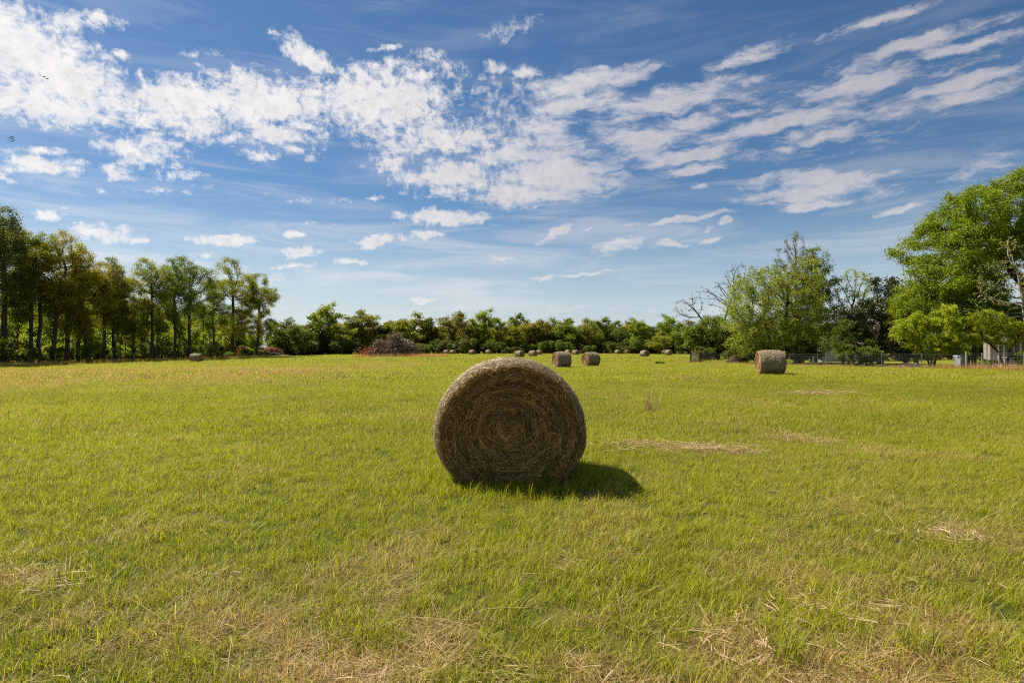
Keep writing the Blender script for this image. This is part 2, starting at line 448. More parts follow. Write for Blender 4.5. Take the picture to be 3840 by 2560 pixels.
def fence_x(y):
    ys = [p[1] for p in FENCE][::-1]; xs = [p[0] for p in FENCE][::-1]
    return np.interp(y, ys, xs, left=xs[0], right=xs[-1])

PILE = gp(1478, 1340)
def dryness(x, y):
    x = np.asarray(x, float); y = np.asarray(y, float)
    r = np.hypot(x, y)
    d = 0.07 + 0.30 * sstep(0.54, 0.80, fbm(x * 1.3, y * 1.3, 31, 4)) + 0.12 * sstep(0.45, 0.75, fbm(x * 0.16, y * 0.16, 77, 3))
    d = d + 0.58 * sstep(5.0, 2.9, r) * sstep(0.49, 0.68, fbm(x * 2.6, y * 2.6, 13, 4))
    for (cx, cy, hx, hy, s) in DRYW:
        q = ((x - cx) / hx) ** 2 + ((y - cy) / hy) ** 2
        q = q * (0.6 + 0.9 * vnoise(x * 5 / hx * .4, y * 5 / hx * .4, 3))
        d = np.maximum(d, s * np.exp(-q * 0.9))
    # weedy reddish strip on the left side of the field
    weed = sstep(-5, -16, x) * sstep(19, 27, r) * sstep(75, 55, r)
    d = d + 0.42 * weed * sstep(0.30, 0.6, fbm(x * 0.25, y * 0.12, 41, 3))
    # along the fence and round the brush pile
    fx = fence_x(y)
    d = np.maximum(d, 0.85 * np.exp(-((x - fx + 0.2) / 0.9) ** 2) * (y > 30) * (y < 72))
    d = np.maximum(d, 0.9 * np.exp(-((x - PILE[0] - 1.2) / 7.8) ** 4 - ((y - PILE[1]) / 3.0) ** 2))
    return np.clip(d, 0, 1)

# ================================================================== ground sheet
def build_ground():
    def axis(fine, lim, n):
        t = np.linspace(-1, 1, n)
        return np.sign(t) * (fine * np.abs(t) + (lim - fine) * np.abs(t) ** 4)
    xs = axis(60, 1500, 240); ys = axis(70, 2200, 260) + 30
    X, Y = np.meshgrid(xs, ys)
    Z = zt(X, Y)
    V = np.stack([X.ravel(), Y.ravel(), Z.ravel()], 1)
    nx, ny = len(xs), len(ys)
    i = np.arange(nx * ny).reshape(ny, nx)
    F = np.stack([i[:-1, :-1].ravel(), i[:-1, 1:].ravel(), i[1:, 1:].ravel(), i[1:, :-1].ravel()], 1)
    d = dryness(V[:, 0], V[:, 1])
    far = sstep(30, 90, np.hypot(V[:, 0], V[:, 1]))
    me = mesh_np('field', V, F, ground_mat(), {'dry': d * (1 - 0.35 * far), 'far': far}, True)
    o = obj('field', me)
    tag(o, 'gently uneven hay meadow running back to the tree lines', kind='structure')
build_ground()

# ================================================================== hay bales
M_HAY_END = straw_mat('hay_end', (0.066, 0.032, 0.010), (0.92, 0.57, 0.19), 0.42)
M_HAY_END_SUN = straw_mat('hay_end_sunlit', (0.26, 0.14, 0.06), (0.78, 0.52, 0.25), 0.5)  # lighter copy of the end straw: sunlight on the further bales put into the colour
M_HAY_SIDE = straw_mat('hay_weathered', (0.18, 0.13, 0.070), (0.66, 0.53, 0.33), 0.5)

def bale_skin_mat(name, end):
    m, N = new_mat(name)
    tc = N.n('ShaderNodeTexCoord').outputs['Object']
    if end:
        nz = N.n('ShaderNodeTexNoise', {'Vector': tc, 'Scale': 26.0, 'Detail': 6.0, 'Roughness': 0.7, 'Distortion': 0.8}).outputs[0]
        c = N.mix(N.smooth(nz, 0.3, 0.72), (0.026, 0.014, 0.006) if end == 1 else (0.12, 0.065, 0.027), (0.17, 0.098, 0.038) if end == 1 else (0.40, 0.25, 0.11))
    else:
        st = N.vm('MULTIPLY', tc, (9.0, 60.0, 9.0))
        nz = N.n('ShaderNodeTexNoise', {'Vector': st, 'Scale': 1.0, 'Detail': 6.0, 'Roughness': 0.7}).outputs[0]
        bl = N.n('ShaderNodeTexNoise', {'Vector': N.vm('MULTIPLY', tc, (2.0, 5.0, 2.0)), 'Scale': 1.2, 'Detail': 5.0, 'Roughness': 0.6}).outputs[0]
        c = N.mix(N.smooth(nz, 0.28, 0.72), (0.080, 0.058, 0.030), (0.33, 0.26, 0.155))
        c = N.mix(N.smooth(bl, 0.46, 0.72, 0.0, 0.55), c, (0.105, 0.115, 0.048))
        c = N.mix(N.smooth(bl, 0.46, 0.25, 0.0, 0.55), c, (0.17, 0.155, 0.125))
    b = N.n('ShaderNodeBsdfPrincipled', {'Base Color': c, 'Roughness': 0.9, 'Specular IOR Level': 0.15})
    N.t.links.new(N.n('ShaderNodeBump', {'Height': nz, 'Strength': 0.9, 'Distance': 0.03}).outputs[0], b.inputs['Normal'])
    N.n('ShaderNodeOutputMaterial', {0: b.outputs[0]})
    return m
M_SKIN_SIDE = bale_skin_mat('bale_side_skin', False)
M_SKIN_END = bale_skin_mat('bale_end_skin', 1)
M_SKIN_END_SUN = bale_skin_mat('bale_end_skin_sunlit', 2)  # lighter end skin for the further bales, their sunlit look painted in
M_NET = plain_mat('net_wrap', (0.55, 0.56, 0.52), 0.6, 0.2, 30)

def bale_profile(t):
    """radius factor along the axis, t in -1..1"""
    return 1.0 - 0.095 * np.abs(t) ** 6 - 0.012 * np.abs(t) ** 2

def squash(P, Rr, zc):
    """bale sags on the ground: flattened foot"""
    P = P.copy()
    z = P[:, 2] * 0.93 + zc
    low = z < 0.05
    P[:, 2] = np.where(low, 0.05 - 0.10 * np.tanh((0.05 - z) / 0.10), z)
    P[:, 0] *= 1 + 0.03 * np.exp(-((z - 0.35) / 0.3) ** 2)
    return P

def ribbons(C, T, B, length, width, bend=None):
    """thin curved straws: centre, direction, side vector (n,3)"""
    n = len(C)
    L = length[:, None] * 0.5; Wd = width[:, None] * 0.5
    mid = C + (bend if bend is not None else 0)
    pts = [C - T * L, mid, C + T * L]
    V = np.empty((n, 6, 3))
    for k, p in enumerate(pts):
        w = Wd * (1.0 if k == 1 else 0.7)
        V[:, 2 * k] = p - B * w; V[:, 2 * k + 1] = p + B * w
    base = np.arange(n)[:, None] * 6
    F = np.concatenate([base + np.array([0, 1, 3, 2]), base + np.array([2, 3, 5, 4])])
    return V.reshape(-1, 3), F

def unit(v):
    return v / (np.linalg.norm(v, axis=1, keepdims=True) + 1e-9)

def bale_parts(seed, Rr, L, zc, nu, nv, n_end, n_side, sw, both=True, lump=0.02):
    rng = np.random.default_rng(seed)
    out = {}
    # rolled barrel
    t = np.linspace(-1, 1, nv); a = np.linspace(0, 2 * np.pi, nu, endpoint=False)
    Tg, Ag = np.meshgrid(t, a, indexing='ij')
    layer = vnoise(Tg * 9 + 20, Ag * 4 + seed, seed) - 0.5
    rr = Rr * bale_profile(Tg) * (1 + lump * (vnoise(np.cos(Ag) * 2 + 5, np.sin(Ag) * 2 + Tg * 2, seed + 3) - 0.5) * 2) + 0.012 * layer
    P = np.stack([rr * np.cos(Ag), Tg * L / 2, rr * np.sin(Ag)], -1).reshape(-1, 3)
    P = squash(P, Rr, zc)
    i = np.arange(nu * nv).reshape(nv, nu)
    F = np.stack([i[:-1], i[1:], np.roll(i, -1, 1)[1:], np.roll(i, -1, 1)[:-1]], -1).reshape(-1, 4)
    out['barrel'] = mesh_np('barrel', P, F, M_SKIN_SIDE, None, True)
    # ends: spiral-wound faces, slightly hollowed, with loose rings
    def face_pt(rho, th, sgn, lift=0.0):
        re = Rr * bale_profile(np.array(1.0)) * rho
        x, z = re * np.cos(th), re * np.sin(th)
        y = sgn * (L / 2 - 0.05 * (1 - rho ** 3) + 0.018 * np.sin(rho * 38 + th) + 0.05 * (vnoise(x * 6 + 9, z * 6 + seed, seed + 8) - 0.5) + lift)
        return np.stack([x, y, z], -1)
    ne = 14 if n_end > 4000 else 7
    rho = np.linspace(0, 1, ne)
    Rg, Ag = np.meshgrid(rho, a, indexing='ij')
    E = {}
    for sgn in (-1, 1):
        P = face_pt(Rg.ravel(), Ag.ravel(), sgn)
        edge = Rg.ravel() > 0.999
        P[edge, 1] = sgn * L / 2
        P = squash(P, Rr, zc)
        i = np.arange(nu * ne).reshape(ne, nu)
        F = np.stack([i[:-1], i[1:], np.roll(i, -1, 1)[1:], np.roll(i, -1, 1)[:-1]], -1).reshape(-1, 4)
        if sgn > 0: F = F[:, ::-1]
        E[sgn] = mesh_np('end_face', P, F, M_SKIN_END if n_end > 4000 else M_SKIN_END_SUN, None, True)
    out['ends'] = E
    # loose straws over the ends
    out['end_straw'] = {}
    for sgn in ((-1, 1) if both else (-1,)):
        n = n_end
        rho = np.sqrt(rng.random(n)) * 1.01; th = rng.random(n) * 2 * np.pi
        C = face_pt(rho, th, sgn, rng.random(n) * 0.028)
        tang = np.stack([-np.sin(th), np.zeros(n), np.cos(th)], 1); rad = np.stack([np.cos(th), np.zeros(n), np.sin(th)], 1)
        ang = rng.normal(0, 0.33 + 0.5 * np.exp(-rho * 5), n) + (rng.random(n) < 0.12) * rng.normal(0, 1.0, n)
        T = tang * np.cos(ang)[:, None] + rad * np.sin(ang)[:, None]
        T = unit(T + np.array([0, sgn, 0]) * rng.normal(0.0, 0.14, n)[:, None])
        B = unit(np.cross(T, np.array([0, 1.0, 0])) + np.array([0, 1.0, 0]) * rng.normal(0, 0.7, n)[:, None])
        ln = rng.uniform(0.05, 0.20, n) * (sw / 0.005) ** 0.35
        bend = -rad * (ln ** 2 / 8 / np.maximum(rho * Rr, 0.15))[:, None] * np.cos(ang)[:, None] * -1 + rng.normal(0, 0.004, (n, 3))
        wd = rng.uniform(0.5, 1.25, n) * sw
        V, F = ribbons(C, T, B, ln, wd, bend)
        V = squash(V, Rr, zc)
        band = vnoise(rho * 22 + th * 0.35, th * 1.2 + 3, seed)
        tone = np.clip(rng.beta(0.95, 2.3, n) * (0.45 + 1.1 * band) + 0.10 * np.exp(-rho * 7), 0, 1)
        out['end_straw'][sgn] = mesh_np('end_straw', V, F, M_HAY_END if n_end > 4000 else M_HAY_END_SUN, {'rnd': np.repeat(tone, 6)})
        if n_end > 4000:          # ragged rim: loose ends hanging over the edge of the face
            m = 1500
            th2 = rng.random(m) * 2 * np.pi; th2 = np.where(rng.random(m) < .45, rng.normal(2.1, .55, m), th2)
            rho2 = rng.uniform(0.93, 1.06, m)
            C2 = face_pt(rho2, th2, sgn, rng.uniform(-0.03, 0.05, m))
            C2[:, 1] = np.where(rho2 > 1, sgn * (L / 2 + rng.uniform(-.07, .02, m)), C2[:, 1])
            T2 = unit(np.stack([-np.sin(th2), np.zeros(m), np.cos(th2)], 1) * rng.choice([-1, 1], m)[:, None] + rng.normal(0, .55, (m, 3)))
            B2 = unit(np.cross(T2, rng.normal(0, 1, (m, 3))))
            V2, F2 = ribbons(C2, T2, B2, rng.uniform(.06, .2, m), rng.uniform(.004, .008, m), rng.normal(0, .015, (m, 3)))
            V2 = squash(V2, Rr, zc)
            out['rim'] = mesh_np('rim_straw', V2, F2, M_HAY_SIDE, {'rnd': np.repeat(rng.beta(1.3, 1.8, m), 6)})
    # weathered straws lying round the barrel
    n = n_side
    t = rng.uniform(-1.0, 1.0, n); th = rng.random(n) * 2 * np.pi
    rr = Rr * bale_profile(t) + rng.uniform(-0.004, 0.016, n)
    C = np.stack([rr * np.cos(th), t * L / 2, rr * np.sin(th)], 1)
    tang = np.stack([-np.sin(th), np.zeros(n), np.cos(th)], 1); nor = np.stack([np.cos(th), np.zeros(n), np.sin(th)], 1)
    ang = rng.normal(0, 0.75, n)
    T = unit(tang * np.cos(ang)[:, None] + np.array([0, 1.0, 0]) * np.sin(ang)[:, None] + nor * rng.normal(0.05, 0.20, n)[:, None])
    B = unit(np.cross(T, nor) + nor * rng.normal(0, 0.5, n)[:, None])
    ln = rng.uniform(0.03, 0.10, n) * (sw / 0.005) ** 0.5
    V, F = ribbons(C, T, B, ln, rng.uniform(0.6, 1.2, n) * sw, -nor * (ln ** 2 / 8 / Rr)[:, None] * -0.5)
    V = squash(V, Rr, zc)
    out['side_straw'] = mesh_np('side_straw', V, F, M_HAY_SIDE, {'rnd': np.repeat(np.clip(rng.beta(1.8, 1.6, n), 0, 1), 6)})
    return out

def make_bale(parts, loc, rz, label, group=None):
    r = thing('hay_bale', label, 'hay bale', loc, rz, group)
    obj('barrel', parts['barrel'], r)
    tag(obj('side_straw', parts['side_straw'], r), kind='stuff')
    if 'rim' in parts: tag(obj('rim_straw', parts['rim'], r), kind='stuff')
    for s, me in parts['ends'].items():
        e = obj('end_face', me, r)
        if s in parts['end_straw']:
            tag(obj('end_straw', parts['end_straw'][s], e), kind='stuff')
    return r

# the big bale in front, end on to the camera
BALE_Y = 6.15
NEAR_R, NEAR_L = 0.835, 1.25
near_parts = bale_parts(11, NEAR_R, NEAR_L, 0.605, 160, 40, 27000, 20000, 0.0052, both=True, lump=.03)
bx = (1910 - 1920) / F_PX * BALE_Y
make_bale(near_parts, (bx, BALE_Y + NEAR_L / 2, float(zt(bx, BALE_Y + 0.5)) - 0.01), R(1.0), 'large round hay bale standing end on in the near grass, closest to the viewer')

rngv = np.random.default_rng(19)
vy = BALE_Y - 0.02
vst = []
for k in range(2):
    x0 = 0.42 + rngv.normal(0, .04)
    vst.append(np.stack([np.full(16, x0) + np.cumsum(rngv.normal(0, .012, 16)), np.full(16, vy) - rngv.uniform(.01, .04, 16), np.linspace(.02, rngv.uniform(.18, .34), 16)], 1))
V5, F5 = [], []
for p in np.concatenate(vst):
    for _ in range(1):
        c = p + rngv.normal(0, .022, 3) * [1, .3, 1]; a_ = rngv.uniform(0, 6.28); sz = rngv.uniform(.018, .034)
        u = np.array([math.cos(a_), rngv.normal(0, .3), math.sin(a_)]) * sz; v = np.array([-math.sin(a_), rngv.normal(0, .3), math.cos(a_)]) * sz * .6
        b_ = len(V5); V5 += [c - u, c + v, c + u, c - v]; F5.append((b_, b_ + 1, b_ + 2, b_ + 3))
vine = obj('climbing_weed', mesh_np('climbing_weed', np.array(V5) - np.array([0.4, vy, 0]), F5, LM['mid'], {'tint': np.repeat(rngv.random(len(F5)), 4)}), None, (0.4, vy, float(zt(.4, vy))))
tag(vine, 'small dark green weed climbing the lower right of the big bale face', 'weed')

# bales further off: one of middle detail for the nearer four, one of low detail for the far ones
mid_parts = bale_parts(23, 0.70, 1.32, 0.64, 64, 18, 2600, 2600, 0.016, lump=0.03)
mid_parts2 = bale_parts(29, 0.69, 1.40, 0.63, 64, 18, 2600, 2600, 0.016, lump=0.04)
far_parts = [bale_parts(40 + k, 0.72, 1.30, 0.65, 36, 10, 500, 500, 0.05, lump=0.035) for k in range(3)]
GB = 'round hay bales left out across the meadow'
# (pixel column, pixel row of the foot, turn of the axis from facing the camera, parts, label)
for px, py, turn, pp, lab in [
    (2109, 1380, 66, mid_parts, 'hay bale with lit left end, left-hand one of the close pair behind the big bale'),
    (2219, 1374, 58, mid_parts2, 'hay bale with ragged lit end, right-hand one of the close pair behind the big bale'),
    (2908, 1407.5, 75, mid_parts2, 'weathered hay bale with green-stained wrap standing before the wire fence'),
    (728, 1358, -62, mid_parts, 'lone weathered hay bale at the edge of the left-hand wood'),
]:
    g = gp(px, py)
    view = math.atan2(g[0], g[1])
    yaw = -R(turn) - view * 1.0
    bs = {2908: 1.10, 728: 1.0}.get(px, 1.06)
    make_bale(pp, (g[0], g[1] + 0.62, float(zt(g[0], g[1] + .6))), yaw, lab, GB).scale = (bs, bs * (1.0 if px == 728 else .84), bs)
FARB = [
    (1386, 1329, -60, 'pale far bale half hidden behind the left foot of the brush pile'),
    (1673, 1329, -50, 'far hay bale, first to the right of the brush pile'),
    (1698, 1329, -48, 'far hay bale, second to the right of the brush pile, touching distance from the first'),
    (1770, 1331, -52, 'far hay bale, third to the right of the brush pile'),
    (1831, 1328.7, -52, 'far hay bale, fourth to the right of the brush pile'),
    (1890, 1327.2, -45, 'far hay bale, fifth to the right of the brush pile, over the big bale'),
    (1949, 1340.5, -48, 'larger far bale standing forward of the row, above the middle of the big bale'),
    (1999, 1338, -50, 'far bale hiding part of another, left of the close pair'),
    (2022, 1330.5, -52, 'far bale half hidden behind another, left of the close pair'),
    (2131, 1328.5, -50, 'far bale peeping over the left bale of the close pair'),
    (2159, 1332, -50, 'far bale between the two bales of the close pair'),
    (2177, 1327.2, -50, 'far bale just behind the gap of the close pair, partly covered'),
    (2318, 1329, -42, 'far hay bale, first to the right of the close pair'),
    (2351, 1327.2, -42, 'far hay bale, second to the right of the close pair'),
    (2420, 1338.5, -38, 'brown far bale standing alone above the dark trough'),
    (2496, 1327.5, -50, 'far bale almost wholly hidden behind the last bale before the gate'),
    (2509, 1331.5, -45, 'far hay bale, last in the row before the gate'),
    (2609, 1334, 35, 'hay bale seen through the posts beside the gate'),
    (2716, 1334, 60, 'hay bale behind the far end of the post fence by the shrubs'),
]
for k, (px, py, turn, lab) in enumerate(FARB):
    g = gp(px, py)
    yaw = -R(turn) - math.atan2(g[0], g[1])
    make_bale(far_parts[k % 3], (g[0], g[1] + 0.6, float(zt(g[0], g[1] + .6))), yaw, lab, GB)

# ================================================================== grass
M_BLADE = blade_mat()
M_RUSTY = blade_mat('tawny_stems', ((0.26, 0.12, 0.05), (0.60, 0.36, 0.17)))
M_FLOWER = plain_mat('flower_white', (0.75, 0.74, 0.62), 0.6, 0.1)

def tuft(seed, n, rad, h0, h1, w0, w1, lean=0.5, segs=3, fall=0.0, seedhead=0.0):
    """a tuft of curved tapering blades; fall > 0 lays them down"""
    rng = np.random.default_rng(seed)
    th = rng.random(n) * 2 * np.pi; rr = rad * np.sqrt(rng.random(n))
    base = np.stack([rr * np.cos(th), rr * np.sin(th), np.zeros(n) - 0.01], 1)
    ld = rng.random(n) * 2 * np.pi
    out = np.stack([np.cos(ld), np.sin(ld), np.zeros(n)], 1)
    h = rng.uniform(h0, h1, n) * (0.7 + 0.6 * rng.random(n)); w = rng.uniform(w0, w1, n)
    ln = np.abs(rng.normal(lean, lean * 0.6, n)) + fall
    side = np.stack([-np.sin(ld + rng.normal(0, .6, n)), np.cos(ld), np.zeros(n)], 1)
    V, R_, H = [], [], []
    rnd = rng.random(n)
    for k in range(segs + 1):
        t = k / segs
        up = h * (t - 0.35 * ln / (1 + ln) * t * t) / (1 + fall * 1.6)
        hor = h * ln * t ** 1.7 * 0.8
        c = base + out * hor[:, None] + np.array([0, 0, 1.0]) * up[:, None]
        wk = (w * (1 - t ** 1.6) + 0.0006)[:, None] * 0.5
        V += [c - side * wk, c + side * wk]
        R_ += [rnd, rnd]; H += [np.full(n, t)] * 2
    V = np.stack(V, 1)                      # n, 2(segs+1), 3
    m = 2 * (segs + 1)
    b = np.arange(n)[:, None] * m
    F = np.concatenate([b + np.array([2 * k, 2 * k + 1, 2 * k + 3, 2 * k + 2]) for k in range(segs)])
    return V.reshape(-1, 3), F, {'rnd': np.stack(R_, 1).ravel(), 'hgt': np.stack(H, 1).ravel()}

def scatter(name, kinds, P, idx, rot, scl, attrs):
    """one object: a cloud of points, each carrying one of the tuft meshes"""
    kc = bpy.data.collections.new(name + '_kinds')
    for k, me in enumerate(kinds):
        o = bpy.data.objects.new('%s_kind_%02d' % (name, k), me); kc.objects.link(o)
    me = bpy.data.meshes.new(name)
    me.vertices.add(len(P)); me.vertices.foreach_set('co', np.asarray(P, np.float32).ravel())
    a = me.attributes.new('kind', 'INT', 'POINT'); a.data.foreach_set('value', np.asarray(idx, np.int32))
    a = me.attributes.new('turn', 'FLOAT_VECTOR', 'POINT'); a.data.foreach_set('vector', np.asarray(rot, np.float32).ravel())
    a = me.attributes.new('size', 'FLOAT_VECTOR', 'POINT'); a.data.foreach_set('vector', np.asarray(scl, np.float32).ravel())
    for an, av in attrs.items():
        a = me.attributes.new(an, 'FLOAT', 'POINT'); a.data.foreach_set('value', np.asarray(av, np.float32))
    o = obj(name, me)
    ng = bpy.data.node_groups.new(name, 'GeometryNodeTree')
    ng.interface.new_socket('Geometry', in_out='INPUT', socket_type='NodeSocketGeometry')
    ng.interface.new_socket('Geometry', in_out='OUTPUT', socket_type='NodeSocketGeometry')
    gi, go = ng.nodes.new('NodeGroupInput'), ng.nodes.new('NodeGroupOutput')
    ci = ng.nodes.new('GeometryNodeCollectionInfo')
    ci.inputs['Collection'].default_value = kc
    ci.inputs['Separate Children'].default_value = True
    ci.inputs['Reset Children'].default_value = True
    ip = ng.nodes.new('GeometryNodeInstanceOnPoints')
    ip.inputs['Pick Instance'].default_value = True
    L = ng.links.new
    L(gi.outputs[0], ip.inputs['Points']); L(ci.outputs[0], ip.inputs['Instance'])
    for an, typ, sock in (('kind', 'INT', 'Instance Index'), ('turn', 'FLOAT_VECTOR', 'Rotation'), ('size', 'FLOAT_VECTOR', 'Scale')):
        na = ng.nodes.new('GeometryNodeInputNamedAttribute'); na.data_type = typ
        na.inputs['Name'].default_value = an
        L(na.outputs['Attribute'], ip.inputs[sock])
    L(ip.outputs[0], go.inputs[0])
    md = o.modifiers.new('scatter', 'NODES'); md.node_group = ng
    return o

def build_grass():
    rng = np.random.default_rng(5)
    kinds, meta = [], {}
    def add(key, spec, k=4):
        meta[key] = (len(kinds), k)
        for j in range(k):
            V, F, A = tuft(1000 + len(kinds), *spec[0], **spec[1])
            kinds.append(mesh_np('grass_tuft', V, F, M_RUSTY if key == 'c_tall' else M_BLADE, A))
    add('a_fine', ((36, 0.08, 0.035, 0.10, 0.0022, 0.0044), dict(lean=0.8)), 7)
    add('a_flat', ((30, 0.10, 0.05, 0.13, 0.0022, 0.0045), dict(lean=1.2, fall=1.0)), 6)
    add('a_tall', ((11, 0.05, 0.10, 0.18, 0.003, 0.0055), dict(lean=0.45, segs=4)), 5)
    add('b', ((60, 0.18, 0.045, 0.115, 0.004, 0.0075), dict(lean=0.75, segs=2)), 6)
    add('b_tall', ((12, 0.10, 0.12, 0.24, 0.005, 0.008), dict(lean=0.45, segs=2)), 3)
    add('c', ((64, 0.42, 0.06, 0.14, 0.012, 0.022), dict(lean=0.8, segs=2)), 5)
    add('c_tall', ((12, 0.25, 0.14, 0.38, 0.008, 0.014), dict(lean=0.5, segs=2)), 3)
    add('d', ((70, 1.05, 0.08, 0.17, 0.035, 0.060), dict(lean=0.9, segs=2)), 5)
    add('a_weed', ((10, 0.03, 0.04, 0.08, 0.010, 0.018), dict(lean=1.1, segs=3)), 3)
    P, I, S, D, Vv = [], [], [], [], []
    def zone(y0, y1, dens, key, s0, s1, prob=None, pad=2.0, dryadd=0.0, minslope=0.93):
        area_w = lambda y: 2 * (minslope * y + pad)
        n = int(dens * (minslope * (y1 ** 2 - y0 ** 2) + 2 * pad * (y1 - y0)))
        u = rng.random(n)
        # sample y with density proportional to the width of the view
        A, B = minslope, 2 * pad
        c0 = A * y0 * y0 + B * y0; c1 = A * y1 * y1 + B * y1
        c = c0 + u * (c1 - c0)
        y = (-B + np.sqrt(B * B + 4 * A * c)) / (2 * A)
        x = (rng.random(n) * 2 - 1) * area_w(y) / 2
        keep = (x > -66) & (x < fence_x(y) + 14)
        keep &= ~((np.abs(x - bx) < 0.60) & (np.abs(y - BALE_Y - NEAR_L / 2) < NEAR_L / 2 - 0.06))
        if prob is not None: keep &= rng.random(n) < prob(x, y)
        x, y = x[keep], y[keep]; n = len(x)
        i0, k = meta[key]
        d = dryness(x, y)
        P.append(np.stack([x, y, zt(x, y)], 1)); I.append(i0 + rng.integers(0, k, n))
        S.append(rng.uniform(s0, s1, n)); D.append(np.clip(d + dryadd + rng.normal(0, 0.06, n), 0, 1))
        Vv.append(np.clip(0.5 + 1.1 * (fbm(x * 0.5, y * 0.5, 61, 3) - 0.5) + 1.0 * (fbm(x * 0.035, y * 0.10, 62, 3) - 0.5) + rng.normal(0, 0.16, n) - (0.55 if key == 'a_weed' else 0), 0, 1))
    lush = lambda x, y: sstep(0.35, 0.6, fbm(x * 1.1, y * 1.1, 21, 3)) * (1 - 0.8 * sstep(0.5, 0.9, dryness(x, y)))
    dryp = lambda x, y: sstep(0.12, 0.55, dryness(x, y))
    nodry = lambda x, y: 1 - 0.55 * sstep(0.55, 0.95, dryness(x, y))
    near_bale = lambda x, y: np.exp(-(np.maximum(np.hypot((x - bx) / 1.0, (y - BALE_Y - 0.55) / 1.0) - 0.75, 0) / 0.28) ** 2)
    zone(0.9, 9.5, 150, 'a_fine', 0.75, 1.25, nodry)
    zone(0.9, 9.5, 150, 'a_flat', 0.7, 1.3, dryp, dryadd=0.30)
    zone(0.9, 9.5, 24, 'a_tall', 0.6, 1.1, lush)
    zone(0.9, 9.5, 5.0, 'a_weed', 0.6, 1.3, lambda x, y: sstep(0.42, 0.66, fbm(x * .9, y * .9, 57, 3)), dryadd=-.6)
    zone(9.0, 30, 1.2, 'a_weed', 1.0, 2.0, lambda x, y: sstep(0.45, 0.70, fbm(x * .5, y * .5, 58, 3)), dryadd=-.6)
    zone(4.6, 8.2, 130, 'a_tall', 0.7, 1.25, near_bale, dryadd=-0.3)
    zone(4.6, 8.2, 150, 'a_fine', 0.9, 1.3, near_bale, dryadd=-0.3)
    zone(9.0, 26, 42, 'b', 0.8, 1.25, nodry)
    zone(9.0, 26, 7, 'b_tall', 0.7, 1.1, lush)
    zone(25, 72, 8.0, 'c', 0.8, 1.2)
    zone(22, 72, 2.2, 'c_tall', 0.7, 1.2, lambda x, y: 0.06 + sstep(-3, -14, x) * sstep(0.35, 0.7, fbm(x * .25, y * .15, 41, 3)), dryadd=0.5)
    zone(70, 190, 1.3, 'd', 0.8, 1.2)
    # tall tawny grass along the fence and at the foot of the brush pile
    def strip(x, y, key, s0, s1, dry):
        n = len(x); i0, k = meta[key]
        P.append(np.stack([x, y, zt(x, y)], 1)); I.append(i0 + rng.integers(0, k, n)); S.append(rng.uniform(s0, s1, n))
        D.append(np.clip(rng.normal(dry, 0.15, n), 0, 1)); Vv.append(rng.random(n))
    fy = rng.uniform(38, 70, 700); strip(fence_x(fy) + rng.normal(-0.1, 0.4, 700), fy, 'c_tall', 0.6, 1.2, 0.85)
    fy = rng.uniform(38, 44, 260); strip(fence_x(fy) + rng.normal(-0.4, 0.6, 260), fy, 'c_tall', 1.0, 1.9, 0.95)
    n = 1500; strip(PILE[0] + rng.uniform(-7.0, 10.5, n), PILE[1] + rng.normal(-2.2, 1.0, n), 'c_tall', 1.4, 2.8, 1.0)
    # rank grass along the edge of the wood
    n = 700; wy = rng.uniform(60, 130, n); strip(-56 + rng.normal(0, 2.2, n), wy, 'c_tall', 1.2, 2.8, 0.6)
    P = np.concatenate(P); I = np.concatenate(I); S = np.concatenate(S); D = np.concatenate(D); Vv = np.concatenate(Vv)
    n = len(P)
    rot = np.stack([rng.normal(0, 0.08, n), rng.normal(0, 0.08, n), rng.random(n) * 6.283], 1)
    o = scatter('grass', kinds, P, I, rot, np.repeat(S[:, None], 3, 1), {'dry': D, 'vary': Vv})
    tag(o, 'yellow-green meadow grass with dry straw-coloured blades', 'grass', kind='stuff')

    # loose hay lying in flat patches on the turf
    kinds2 = []
    M_LITTER = straw_mat('loose_straw', (0.26, 0.16, 0.075), (0.58, 0.42, 0.23))
    for j in range(4):
        m = 40
        m = 26
        C = np.stack([rng.normal(0, 0.13, m), rng.normal(0, 0.10, m), np.abs(rng.normal(0.010, 0.010, m))], 1)
        a = rng.random(m) * 6.283
        T = unit(np.stack([np.cos(a), np.sin(a), rng.normal(0, 0.08, m)], 1))
        B = unit(np.cross(T, [0, 0, 1.0]) + np.array([0, 0, 1.0]) * rng.normal(0, .5, m)[:, None])
        V, F = ribbons(C, T, B, rng.uniform(0.04, 0.14, m), rng.uniform(0.0025, 0.005, m), rng.normal(0, 0.006, (m, 3)))
        kinds2.append(mesh_np('straw_litter', V, F, M_LITTER, {'rnd': np.repeat(rng.random(m), 6)}))
    P2, S2 = [], []
    for (cx, cy, hx, hy, s) in DRYW:
        dist = math.hypot(cx, cy)
        k = max(1.0, dist / 7.0)
        if s < 0.68: continue
        n = int((42 if dist < 5 else 75) * s * s * hx * hy * 4 / k ** 1.5) + 2
        x = cx + rng.normal(0, 0.5, n) * hx; y = cy + rng.normal(0, 0.5, n) * hy
        P2.append(np.stack([x, y, zt(x, y) + (0.01 if dist < 5 else 0.03)], 1)); S2.append(rng.uniform(0.8, 1.4, n) * k ** 0.7)
    ny = 520; yy = 2.5 + 22 * rng.random(ny) ** 1.6; xx = (rng.random(ny) * 2 - 1) * (0.93 * yy + 1)
    kp = rng.random(ny) < 0.25 + dryness(xx, yy); xx, yy = xx[kp], yy[kp]
    P2.append(np.stack([xx, yy, zt(xx, yy) + 0.012], 1)); S2.append(rng.uniform(0.35, 0.9, len(xx)) * np.maximum(1, yy / 8))
    P2 = np.concatenate(P2); S2 = np.concatenate(S2); n = len(P2)
